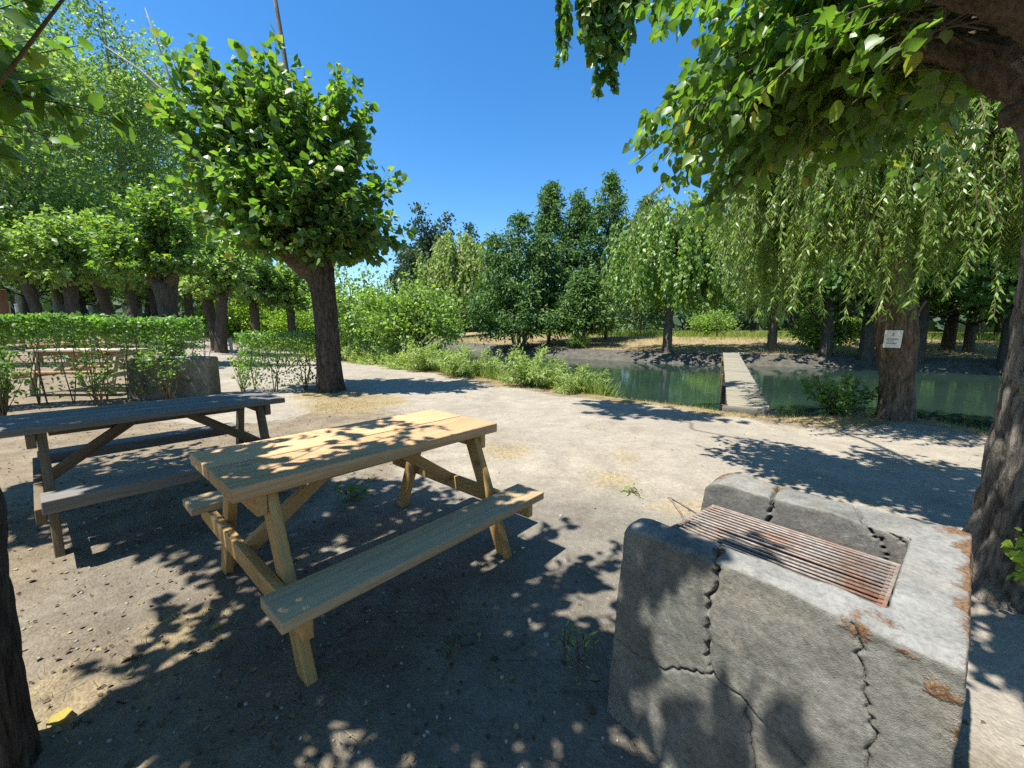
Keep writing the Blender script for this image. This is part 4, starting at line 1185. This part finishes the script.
# dead leaning stick among the bank shrubs
sk = tubes_obj('dead_branch', [tube_np([tuple(at(556, 368, 10.2)), tuple(at(568, 378, 9.7)), tuple(at(580, 392, 9.1))], [.02, .025, .02], 6)], M['bark_pale'])
tag(sk, 'bare pale branch leaning out of the bank saplings', 'branch')

# ------------------------------------------------------------------ picnic tables
def picnic_table(label, loc, yaw, L, W, H, sh, so, sw, ov, fs, fi, mt, ms, ml, planks=2, group='picnic tables', th=.045, st=.045):
    r = thing('picnic_table', label, 'picnic table', loc, yaw, group)
    b = MB(); pw = W / planks
    for i in range(planks):
        y = -W / 2 + pw * (i + .5)
        b.beam((-L / 2 - random.uniform(0, .006), y, H - th / 2), (L / 2 + random.uniform(0, .012), y, H - th / 2), pw - .016, th, bev=.006)
    b.build('tabletop', mt, r)
    for s in (1, -1):
        b = MB(); b.beam((-ov, s * so, sh - st / 2), (ov, s * so, sh - st / 2), sw, st, bev=.006); b.build('seat', ms, r)
    zb = sh - st - .047 if st < .07 else sh - st * .55 - .047
    for e in (-1, 1):
        for s in (1, -1):
            b = MB()
            q0 = Vector((e * fi, s * fs, -.03)); q1 = Vector((e * fi, s * (W / 2 - .10), H - th - .002))
            b.beam(q0, q1, .045, .092, up=(0, 1, 0), bev=.005); b.build('leg', ml, r)
        b = MB(); b.beam((e * (fi + .047), -(so + sw / 2 - .03), zb), (e * (fi + .047), so + sw / 2 - .03, zb), .042, .092, bev=.005); b.build('cross_beam', ml, r)
        b = MB(); b.beam((e * (fi + .046), -W / 2 + .03, H - th - .0475), (e * (fi + .046), W / 2 - .03, H - th - .0475), .042, .09, bev=.005); b.build('batten', ml, r)
        b = MB(); b.beam((e * (fi + .02), 0, zb + .03), (e * .16, 0, H - th - .035), .042, .07, up=(0, 0, 1), bev=.005); b.build('brace', ml, r)
    b = MB(); b.beam((-fi + .03, .062, H - th - .046), (fi - .03, .062, H - th - .046), .04, .085, bev=.005); b.build('stringer', ml, r)
    return r


picnic_table('new yellow pine picnic table with attached benches, closest on the bare ground', on(-.859, 2.283), .8545, 1.504, .717, .80, .436, .654, .21, .741, .578, .60, M['pine'], M['pine_seat'], M['pine_leg'], th=.06)
picnic_table('weathered grey picnic table in the shade next to the yellow one', on(-2.79, 3.12), .875, 1.58, .68, .80, .436, .64, .2, .66, .46, .62, M['old_wood'], M['old_wood'], M['old_leg'], 4, st=.08)
picnic_table('reddish brown picnic table in front of the long clipped hedge', on(-8.75, 8.35), .09, 1.75, .75, .87, .47, .66, .24, .85, .55, .72, M['pale_wood'], M['red_wood'], M['pale_wood'], 3)
picnic_table('pale picnic table glimpsed through the long clipped hedge', on(-14.6, 13.4), .2, 1.75, .75, .85, .45, .66, .22, .85, .55, .7, M['pale_wood'], M['red_wood'], M['pale_wood'], 3)

# ------------------------------------------------------------------ barbecues
BO = np.array([.394, 1.323]); BA = math.radians(-48.91)
def noisy(o, amp, sc, seed):
    me = o.data; n = len(me.vertices)
    co = np.empty(n * 3, np.float32); me.vertices.foreach_get('co', co); co = co.reshape(-1, 3)
    no = np.empty(n * 3, np.float32); me.vertices.foreach_get('normal', no); no = no.reshape(-1, 3)
    h = np.array([noise.fractal(Vector((x * sc + seed, y * sc, z * sc)), .9, 2.0, 4) for x, y, z in co])
    return co, no, h * amp


def dist_poly(co, pl, no=None):
    best = np.full(len(co), 9.0)
    for a, b in zip(pl[:-1], pl[1:]):
        a, b = np.array(a), np.array(b); d = b - a
        t = np.clip(((co - a) @ d) / (d @ d), 0, 1)
        w = co - (a + t[:, None] * d)
        far = np.linalg.norm(w, axis=1) > .055
        if no is not None: w = w - no * ((w * no).sum(1) * .9)[:, None]
        r = np.linalg.norm(w, axis=1); r[far] = 9
        best = np.minimum(best, r)
    return best


def jag(pl, n=6, amp=.0045):
    out = [pl[0]]
    for a, b in zip(pl[:-1], pl[1:]):
        a, b = np.array(a), np.array(b)
        for i in range(1, n + 1):
            p = a + (b - a) * i / n
            if i < n: p = p + np.random.default_rng(int(abs(p.sum()) * 1e4)).normal(0, amp, 3)
            out.append(tuple(p))
    return out


def bbq_body(root, lu, lv, h, tn, tr, tf, pit, vox, cracks, moss, seed, slope=.07):
    bm = bmesh.new()

    def box(u0, u1, v0, v1, z0, z1, fl=0.0):
        r = bmesh.ops.create_cube(bm, size=1.0)
        for v in r['verts']:
            x = u0 if v.co.x < 0 else u1
            y = v0 if v.co.y < 0 else v1
            z = z0 if v.co.z < 0 else z1
            v.co = Vector((x, y, z))
        return r['verts']
    box(0, lu, 0, tn, -.1, h)
    box(lu - tr, lu, 0, lv, -.1, h)
    vs = box(.0, lu, lv - tf - slope, lv, -.1, h)
    for v in vs:
        if v.co.z > h - .01 and v.co.y < lv - tf: v.co.y += slope
    box(0, lu, 0, lv, -.1, pit)
    # footing bulge
    me = bpy.data.meshes.new('body'); bm.to_mesh(me); bm.free()
    ob = bpy.data.objects.new('body', me); COL.objects.link(ob)
    m = ob.modifiers.new('r', 'REMESH'); m.mode = 'VOXEL'; m.voxel_size = vox
    m = ob.modifiers.new('s', 'SMOOTH'); m.iterations = 30; m.factor = .5
    dg = bpy.context.evaluated_depsgraph_get()
    me2 = bpy.data.meshes.new_from_object(ob.evaluated_get(dg))
    ob.modifiers.clear(); ob.data = me2; bpy.data.meshes.remove(me)
    ob.name = 'body'; me2.name = 'body'
    co, no, h1 = noisy(ob, .016, 5.0, seed)
    h2 = np.array([noise.fractal(Vector((x * 26, y * 26, z * 26 + seed)), .8, 2.0, 3) for x, y, z in co]) * .0042
    topm = np.clip((no[:, 2] - .55) / .3, 0, 1)
    h3 = np.array([noise.noise(Vector((x * 70, y * 70, z * 70))) for x, y, z in co]) * .0018
    disp = (h1 * .34 + h2 * .22 + h3 * .35) * (1 - .45 * topm)
    # ragged chipped arrises
    edge = np.exp(-((h - co[:, 2]) / .03) ** 2) * (1 - topm)
    disp -= edge * np.clip(h1 * 60, 0, 1) * .022
    new = co + no * disp[:, None]
    # uneven worn rim, the wall ends rounded off
    rim = np.clip((co[:, 2] - (h - .16)) / .16, 0, 1)
    wob = np.array([noise.noise(Vector((x * 4.5 + seed, y * 4.5, 1.7))) + .5 * noise.noise(Vector((x * 13, y * 13 + seed, 4.0))) for x, y, z in co])
    new[:, 2] += rim * wob * .013
    endr = np.clip((.085 - co[:, 0]) / .085, 0, 1) ** 2
    new[:, 2] -= rim * endr * np.where(co[:, 1] > lv * .6, .040, .018)
    lip = np.clip((co[:, 1] - (lv - .05)) / .05, 0, 1) ** 2 + np.clip((.035 - co[:, 1]) / .035, 0, 1) ** 2
    new[:, 2] -= rim * lip * .012
    # front leans outwards towards the foot
    fl = np.clip((h - co[:, 2]) / h, 0, 1)
    new[:, 1] -= np.where(co[:, 1] < tn * .6, fl * .035, 0)
    new[:, 0] -= np.where(co[:, 0] < .04, fl * .02, 0)
    soot = np.zeros(len(co)); crk = np.zeros(len(co))
    for (pl, w, dep) in cracks:
        dd = dist_poly(new, jag(pl), no)
        wv = w * np.clip(1 + .3 * h2 / .0042, .8, 1.25)
        k = np.exp(-(dd / np.maximum(wv, .0022)) ** 2)
        new -= no * (k * dep)[:, None]
        crk = np.maximum(crk, k)
    inner = (co[:, 1] > tn - .02) & (co[:, 1] < lv - tf + .05) & (co[:, 0] < lu - tr + .02) & (co[:, 2] < h - .02)
    soot = np.maximum(soot, inner * .75)
    ms = np.zeros(len(co))
    for (p, rad, w) in moss:
        ms = np.maximum(ms, w * np.exp(-(np.linalg.norm((co - np.array(p)) / np.array(rad), axis=1)) ** 2))
    ms = np.clip(ms, 0, 1)
    new += no * (np.clip(ms * 1.6 + h2 / .0042 * .5 - .6, 0, 1) * .004)[:, None]
    me2.vertices.foreach_set('co', new.astype(np.float32).ravel())
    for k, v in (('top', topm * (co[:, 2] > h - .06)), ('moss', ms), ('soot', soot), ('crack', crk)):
        a = me2.attributes.new(k, 'FLOAT', 'POINT'); a.data.foreach_set('value', v.astype(np.float32))
    me2.polygons.foreach_set('use_smooth', np.ones(len(me2.polygons), bool))
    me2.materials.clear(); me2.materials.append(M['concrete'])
    me2.update()
    ob.parent = root
    return ob


bq = thing('barbecue', 'cracked concrete barbecue with mossy edges and a rusty grate, closest to the viewer', 'barbecue', (BO[0], BO[1], 0), BA)
H = .75
cr = [
    ([(.31, .0, H + .01), (.314, -.004, .70), (.30, -.01, .596), (.313, -.017, .456), (.328, -.02, .40)], 0.0044, 0.030),
    ([(.31, -.01, H), (.295, .06, H + .01), (.285, .12, H)], 0.0036, 0.018),
    ([(.328, -.02, .40), (.423, -.02, .38), (.541, -.02, .33), (.60, -.02, .29)], 0.0036, 0.008),
    ([(.423, -.02, .385), (.44, -.024, .30), (.462, -.028, .20), (.47, -.03, .05)], 0.0036, 0.010),
    ([(.0, -.022, .304), (.082, -.022, .30), (.174, -.022, .311), (.25, -.02, .36), (.328, -.02, .40)], 0.0036, 0.010),
    ([(.625, .0, H), (.642, -.006, .653), (.653, -.01, .583), (.676, -.013, .536), (.679, -.018, .44), (.70, -.02, .33)], 0.0036, 0.011),
    ([(.25, .84, H), (.255, .74, H), (.262, .66, H), (.268, .61, .70), (.266, .585, .60)], 0.0058, 0.034),
    ([(.50, .80, H), (.53, .72, H), (.55, .64, H), (.60, .61, .70), (.63, .58, .62)], 0.0050, 0.028),
    ([(.55, .66, H), (.60, .64, .75), (.655, .64, .72)], 0.0036, 0.011),
    ([(.655, .66, H + .01), (.662, .60, .73), (.668, .4, .70), (.668, .2, .69)], 0.0038, 0.016),
]
ms = [((.80, .80, .75), (.09, .10, .06), 1.1), ((.815, .66, .73), (.05, .16, .08), 1.2), ((.815, .48, .72), (.042, .16, .09), 1.2), ((.815, .30, .72), (.042, .16, .09), 1.2), ((.815, .14, .70), (.045, .12, .10), 1.1),
      ((.01, .80, .75), (.10, .09, .06), .95), ((.63, .0, .735), (.045, .05, .03), .72), ((.70, .0, .735), (.05, .04, .015), .55), ((.66, .05, .75), (.05, .04, .03), .6), ((.775, .0, .69), (.045, .05, .03), .75), ((.80, .0, .60), (.03, .05, .06), .6), ((.30, .05, .75), (.022, .03, .03), .85), ((.25, .78, .75), (.03, .06, .03), .6),
      ((.62, .2, .70), (.05, .05, .05), .5), ((.81, .10, .5), (.05, .08, .1), .7), ((.80, .02, .40), (.05, .05, .08), .6)]
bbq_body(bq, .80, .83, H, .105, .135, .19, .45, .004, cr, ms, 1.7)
# ash bed in the fire pit
n = 16; X, Y = np.meshgrid(np.linspace(.0, .66, n), np.linspace(.10, .60, n)); Z = .462 + .02 * np.array([noise.noise(Vector((x * 9, y * 9, 2))) for x, y in zip(X.ravel(), Y.ravel())])
a = (np.arange(n - 1)[:, None] * n + np.arange(n - 1)[None]).ravel()
mesh_np('ash_bed', np.column_stack([X.ravel(), Y.ravel(), Z]), np.stack([a, a + 1, a + n + 1, a + n], 1), M['ash'], bq, smooth=True)

gr = thing('grill_grate', 'rusty steel grate of thin parallel bars lying in the concrete barbecue', 'grate', (BO[0], BO[1], 0), BA)
def gpt(u, v): return (u, v, .692 - (v - .12) * .065)
u0, u1, v0, v1 = .075, .648, .125, .575
fr = []
for (p, q) in ((gpt(u0, v0), gpt(u0, v1)), (gpt(u1, v0), gpt(u1, v1))):
    fr.append(p + q)
b = MB()
for e in fr: b.beam(e[:3], e[3:], .020, .006, bev=.0015)
for v in (v0, v1): b.beam(gpt(u0 - .01, v), gpt(u1 + .01, v), .010, .010, bev=.002)
b.build('frame', M['rust'], gr)
nb = 15
for i in range(nb):
    v = v0 + (v1 - v0) * (i + 1) / (nb + 1)
    p, q = np.array(gpt(u0, v)), np.array(gpt(u1, v))
    m = p + (q - p) * .5 + np.array([0, random.gauss(0, .002), -.003 + random.gauss(0, .0015)])
    p[2] += .006; q[2] += .006; m[2] += .006
    tubes_obj('bar', [tube_np([p, m, q], .0043, 8)], M['rust'], gr)
hd = [gpt(u0, .30), (u0 - .02, .315, .70), (u0 - .07, .33, .735), (u0 - .10, .36, .73), (u0 - .075, .40, .705), gpt(u0, .42)]
tubes_obj('handle', [tube_np(hd, .0038, 8)], M['rust'], gr)

b2a = .30
bq2 = thing('barbecue', 'low pale concrete barbecue block behind the weathered grey picnic table', 'barbecue', on(-7.38, 7.65), b2a)
bbq_body(bq2, 1.33, .55, .77, .14, .16, .16, .5, .02, [([(.0, 0, .3), (.6, 0, .35), (1.2, 0, .3)], .012, .02)], [((1.2, .0, .74), (.1, .1, .06), .5)], 5.1)

# ------------------------------------------------------------------ footbridge
n0, n1 = Vector((4.22, 7.02, .03)), Vector((12.45, 22.9, .16))
fbz = thing('footbridge', 'narrow pale plank footbridge crossing the river to the far bank', 'footbridge', n0)
d = (n1 - n0); LB = d.length; d.normalize(); sx = d.cross(Vector((0, 0, 1))).normalized()
b = MB(); k = int(LB / .155)
for i in range(k):
    c = d * ((i + .5) * LB / k) + Vector((0, 0, random.gauss(0, .004)))
    w = .67 + .10 * (i / k) + random.gauss(0, .012)
    tl = sx + d * random.gauss(0, .012)
    b.beam(c - tl * w / 2, c + tl * w / 2, .132, .035, bev=.004)
b.build('deck', M['deck_wood'], fbz)
for s in (-1, 1):
    b = MB(); b.beam(sx * s * .30 + Vector((0, 0, -.085)) + d * .05, d * LB * .985 + sx * s * .34 + Vector((0, 0, -.085)), .07, .13); b.build('stringer', M['old_leg'], fbz)
for i in range(7):
    t = .35 + i * (LB - .9) / 6
    for s in (-1, 1):
        b = MB(); c = d * t + sx * s * .385
        b.beam(c + Vector((0, 0, -1.2)), c + Vector((0, 0, -.03)), .08, .08, up=(0, 1, 0), wob=.004); b.build('post', M['old_leg'], fbz)
b = MB(); b.beam(d * .02 - sx * .42 + Vector((0, 0, -.05)), d * .02 + sx * .42 + Vector((0, 0, -.05)), .06, .10); b.build('end_beam', M['old_wood'], fbz)
# pale stones beside the far bridge end
for i, (px, py, Y) in enumerate(((722, 357, 22.2), (727, 351, 23.2), (741, 352, 23.4))):
    p = at(px, py, Y)
    bm = bmesh.new(); bmesh.ops.create_icosphere(bm, subdivisions=3, radius=1)
    for v in bm.verts:
        v.co = v.co * (1 + .25 * noise.noise(v.co * 1.6 + Vector((i * 4, 0, 0)))); v.co.x *= .30; v.co.y *= .2; v.co.z *= .10
    me = bpy.data.meshes.new('stone'); bm.to_mesh(me); bm.free(); me.materials.append(M['pebble'])
    for f in me.polygons: f.use_smooth = True
    o = bpy.data.objects.new('stone', me); COL.objects.link(o); o.location = on(p.x, p.y, .05)
    tag(o, 'pale flat stone on the mud beside the far end of the footbridge', 'stone', 'stones at the far bridge end')

# ------------------------------------------------------------------ posts in the distance
def post(label, px, Y, h, w, mat, group):
    p = at(px, 330, Y); l = on(p.x, p.y)
    r = thing('wooden_post', label, 'post', l, random.random(), group)
    b = MB(); b.beam((0, 0, -.2), (random.gauss(0, .03), 0, h), w, w, up=(0, 1, 0), bev=.012); b.build('shaft', mat, r)
    b = MB(); b.beam((0, 0, h + .001), (0, 0, h + .04), w * 1.15, w * 1.15, up=(0, 1, 0), bev=.012); b.build('cap', mat, r)
    return r


PGP = 'posts beyond the left end of the hedge'
post('thick red brown post at the left edge above the hedge', 5, 17, 2.2, .34, M['post_wood'], PGP)
post('thin pale post right beside the red brown one', 12, 17.5, 1.7, .1, M['post_pale'], PGP)
post('thin pale post furthest from the red brown one', 20, 18.5, 1.6, .1, M['post_pale'], PGP)
# low rail fence at the end of the back path
lf = thing('rail_fence', 'low pale rail fence where the back path meets the twin trunks', 'fence', on(-15.3, 20.4), 0)
for i, x in enumerate((-.9, .0, .9)):
    b = MB(); b.beam((x, .1 * i, -.15), (x, .1 * i, .62), .11, .11, up=(0, 1, 0)); b.build('post', M['post_pale'], lf)
for z in (.25, .5):
    b = MB(); b.beam((-.95, -.08, z), (.95, .12, z), .03, .08); b.build('rail', M['post_pale'], lf)

# ------------------------------------------------------------------ ground cover
rng = np.random.default_rng(201)
def scatter_grass(name, label, pts, hmin, hmax, mat, per=7, spread=.05, lean=.5):
    n = len(pts); idx = np.repeat(np.arange(n), per)
    xy = pts[idx] + rng.normal(0, spread, (n * per, 2))
    P = np.column_stack([xy, gh(xy) - .01])
    d = np.array([0, 0, 1.0]) + lean * rdir(rng, len(P))
    nn = rdir(rng, len(P)); nn[:, 2] = 0
    o = leaves_obj(name, P, d, nn, rng.uniform(hmin, hmax, len(P)), BLADE, M[mat], rng=rng)
    return tag(o, label, None, None, 'stuff')


def pick(mask, n):
    """random points on the sheet weighted by a mask, jittered inside their cells"""
    cellx = np.gradient(xs)[None, :].repeat(ny, 0).ravel(); celly = np.gradient(ys)[:, None].repeat(nx, 1).ravel()
    w = np.clip(mask, 0, None) * cellx * celly; w = w / w.sum()
    i = rng.choice(len(GP), n, p=w)
    return GP[i] + (rng.random((n, 2)) - .5) * np.column_stack([cellx[i], celly[i]])


dist = np.hypot(GP[:, 0], GP[:, 1])
fr = (GP[:, 1] > .3) & (np.abs(GP[:, 0]) < 1.6 * GP[:, 1] + 2)
m = (dry_m > .45) * dry_m * (DN > 0) * (dist < 20) * fr
scatter_grass('dry_grass', 'short straw coloured dry grass in patches beside the path', pick(m, 6000), .015, .06, 'grass_dry', 7, .05, 1.0)
m = (DN > .05) * (DN < .7) * (dist < 22) * fr * 1.0
scatter_grass('verge_grass', 'dry straw along the edge of the path above the water', pick(m, 2200), .03, .10, 'grass_dry', 7, .05, 1.0)
m = (DF > 10) * (DF < 26) * fr * (dist < 70) * (.25 + green_m)
m2 = (DF > 1.4) * (DF < 13) * fr * (dist < 60) * 1.0
scatter_grass('far_dry_grass', 'short golden dry grass on the far bank above the mud', pick(m2, 5200), .10, .28, 'grass_dry', 6, .15, .6)
scatter_grass('far_grass', 'tall sunlit grass on the far bank', pick(m, 5200), .25, .75, 'grass_green', 6, .18, .5)
m = ((DN < .15) & (DN > -.45)) * fr * (dist < 35) * (GP[:, 0] < 2.2) * 1.0
scatter_grass('bank_grass', 'green grass on the steep near bank', pick(m, 6500), .15, .55, 'grass_green', 6, .08, .6)
m = (green_m > .3) * (DN > 3) * fr * (dist < 45) * 1.0
scatter_grass('back_grass', 'green grass under the trees behind the avenue', pick(m, 2500), .15, .45, 'grass_green', 6, .15, .6)
# fallen leaves
m = fr * (DN > .5) * (dist < 11) * (np.clip(1.0 - path_m * .93, .05, 1)) / (1 + (dist / 5) ** 2)
pts = pick(m, 4600)
P = np.column_stack([pts, gh(pts) + .006])
d = rdir(rng, len(P)); d[:, 2] *= .25
nn = np.array([0, 0, 1.0]) + .8 * rdir(rng, len(P))
o = leaves_obj('leaf_litter', P, d, nn, rng.uniform(.008, .026, len(P)) * np.where(rng.random(len(P)) < .08, 1.6, 1), HEART, M['litter'], rng=rng)
tag(o, 'scattered dry brown leaves and straw on the bare soil', None, None, 'stuff')
pts = pick(m, 1600); P = np.column_stack([pts, gh(pts) + .005]); d = rdir(rng, len(P)); d[:, 2] *= .1
o = leaves_obj('straw_litter', P, d, np.array([0, 0, 1.0]) + .2 * rdir(rng, len(P)), rng.uniform(.02, .085, len(P)), (np.array([[-.016, 0, 0], [.016, 0, 0], [.012, 1, .02], [-.012, 1, .02]]), np.array([[0, 1, 2, 3]])), M['grass_dry'], rng=rng)
tag(o, 'fine dry twigs and straw lying on the soil', None, None, 'stuff')
# pebbles
m = fr * (DN > .5) * (dist < 9) / (1 + (dist / 3) ** 2)
pts = pick(m, 2200)
ic = bmesh.new(); bmesh.ops.create_icosphere(ic, subdivisions=1, radius=1); iv = np.array([v.co[:] for v in ic.verts]); ifc = np.array([[v.index for v in f.verts] for f in ic.faces]); ic.free()
sz = rng.uniform(.003, .009, len(pts)) * np.where(rng.random(len(pts)) < .04, 2.0, 1)
Pp = np.column_stack([pts, gh(pts) + sz * .3])
V = Pp[:, None] + iv[None] * (sz[:, None, None] * rng.uniform(.6, 1.2, (len(pts), 1, 3)))
F = (ifc[None] + (np.arange(len(pts)) * len(iv))[:, None, None]).reshape(-1, 3)
o = mesh_np('pebbles', V.reshape(-1, 3), [F], M['pebble'], None, None, True)
tag(o, 'small grey pebbles strewn over the ground', None, None, 'stuff')
# two yellow leaves
for (x, y, rz, s, lab) in ((-1.62, 1.25, 2.0, .075, 'bright yellow fallen leaf beside the close dark trunk'), (-1.42, 1.72, .6, .05, 'small pale yellow fallen leaf on the sunlit soil, further from the trunk')):
    l = on(x, y, .012)
    o = leaves_obj('fallen_leaf', np.array([[0, 0, 0.0]]), np.array([[1.0, 0, .12]]), np.array([[0, .1, 1.0]]), s, HEART, M['leaf_yellow'])
    o.location = l; o.rotation_euler = (0, 0, rz)
    tag(o, lab, 'leaf')

# woods closing the horizon
rng = np.random.default_rng(301)
ang = rng.uniform(-1.35, 1.35, 11000); rad_ = rng.uniform(85, 130, 11000)
ang = ang[:]; xy = np.column_stack([np.sin(ang) * rad_, np.cos(ang) * rad_])
hz = 5 + 6 * (0.5 + .5 * np.array([noise.noise(Vector((a * 9, 1, 1))) for a in ang]))
P = np.column_stack([xy, .2 + hz * rng.random(11000)])
o = leaves_obj('distant_woods', P, rdir(rng, 11000), np.column_stack([-np.sin(ang), -np.cos(ang), np.full(11000, .5)]) + .8 * rdir(rng, 11000), rng.uniform(1.8, 3.8, 11000), RHOMB, M['leaf_far'], rng=rng)
tag(o, 'far off wood closing the view along the horizon', None, None, 'stuff')

# ------------------------------------------------------------------ light, sky, camera
EL, AZ = math.radians(66.5), math.radians(-118)
sd = Vector((math.sin(AZ) * math.cos(EL), math.cos(AZ) * math.cos(EL), math.sin(EL)))
sl = bpy.data.lights.new('sun', 'SUN'); sl.energy = 5.0; sl.angle = math.radians(.53); sl.color = (1, .98, .93)
so = bpy.data.objects.new('sun', sl); COL.objects.link(so); so.rotation_euler = sd.to_track_quat('Z', 'Y').to_euler(); so.location = (-10, -4, 30)
w = bpy.data.worlds.new('World'); S.world = w; w.use_nodes = True
nt = w.node_tree; nt.nodes.clear()
sky = nt.nodes.new('ShaderNodeTexSky'); sky.sky_type = 'NISHITA'; sky.sun_disc = False
sky.sun_elevation = EL; sky.sun_rotation = AZ; sky.altitude = 300; sky.air_density = 1.0; sky.dust_density = .3; sky.ozone_density = 3.0
hs = nt.nodes.new('ShaderNodeHueSaturation'); hs.inputs['Saturation'].default_value = 1.31
bg = nt.nodes.new('ShaderNodeBackground'); bg.inputs[1].default_value = .12
wo = nt.nodes.new('ShaderNodeOutputWorld')
nt.links.new(sky.outputs[0], hs.inputs['Color']); nt.links.new(hs.outputs[0], bg.inputs[0]); nt.links.new(bg.outputs[0], wo.inputs[0])

cd = bpy.data.cameras.new('camera'); cd.sensor_width = 36; cd.lens = F_PX / 1024 * 36; cd.clip_end = 2000; cd.clip_start = .05
co = bpy.data.objects.new('camera', cd); COL.objects.link(co)
c, s = math.cos(PITCH), math.sin(PITCH); cr_, sr_ = math.cos(ROLL), math.sin(ROLL)
fw = Vector((0, c, -s)); r0 = Vector((1, 0, 0)); up = Vector((0, s, c))
X = r0 * cr_ + up * sr_; Y = -r0 * sr_ + up * cr_
mt = Matrix((X, Y, -fw)).transposed().to_4x4(); mt.translation = (0, 0, CAM_H)
co.matrix_world = mt
S.camera = co
S.view_settings.view_transform = 'Standard'; S.view_settings.look = 'None'; S.view_settings.gamma = 1; S.view_settings.exposure = 1.0
S.view_settings.use_curve_mapping = False
S.render.engine = 'CYCLES'
S.cycles.use_denoising = False
S.cycles.max_bounces = 12; S.cycles.transparent_max_bounces = 4; S.cycles.diffuse_bounces = 6; S.cycles.glossy_bounces = 3; S.cycles.transmission_bounces = 8
S.cycles.sample_clamp_indirect = 6
S.cycles.caustics_reflective = False; S.cycles.caustics_refractive = False
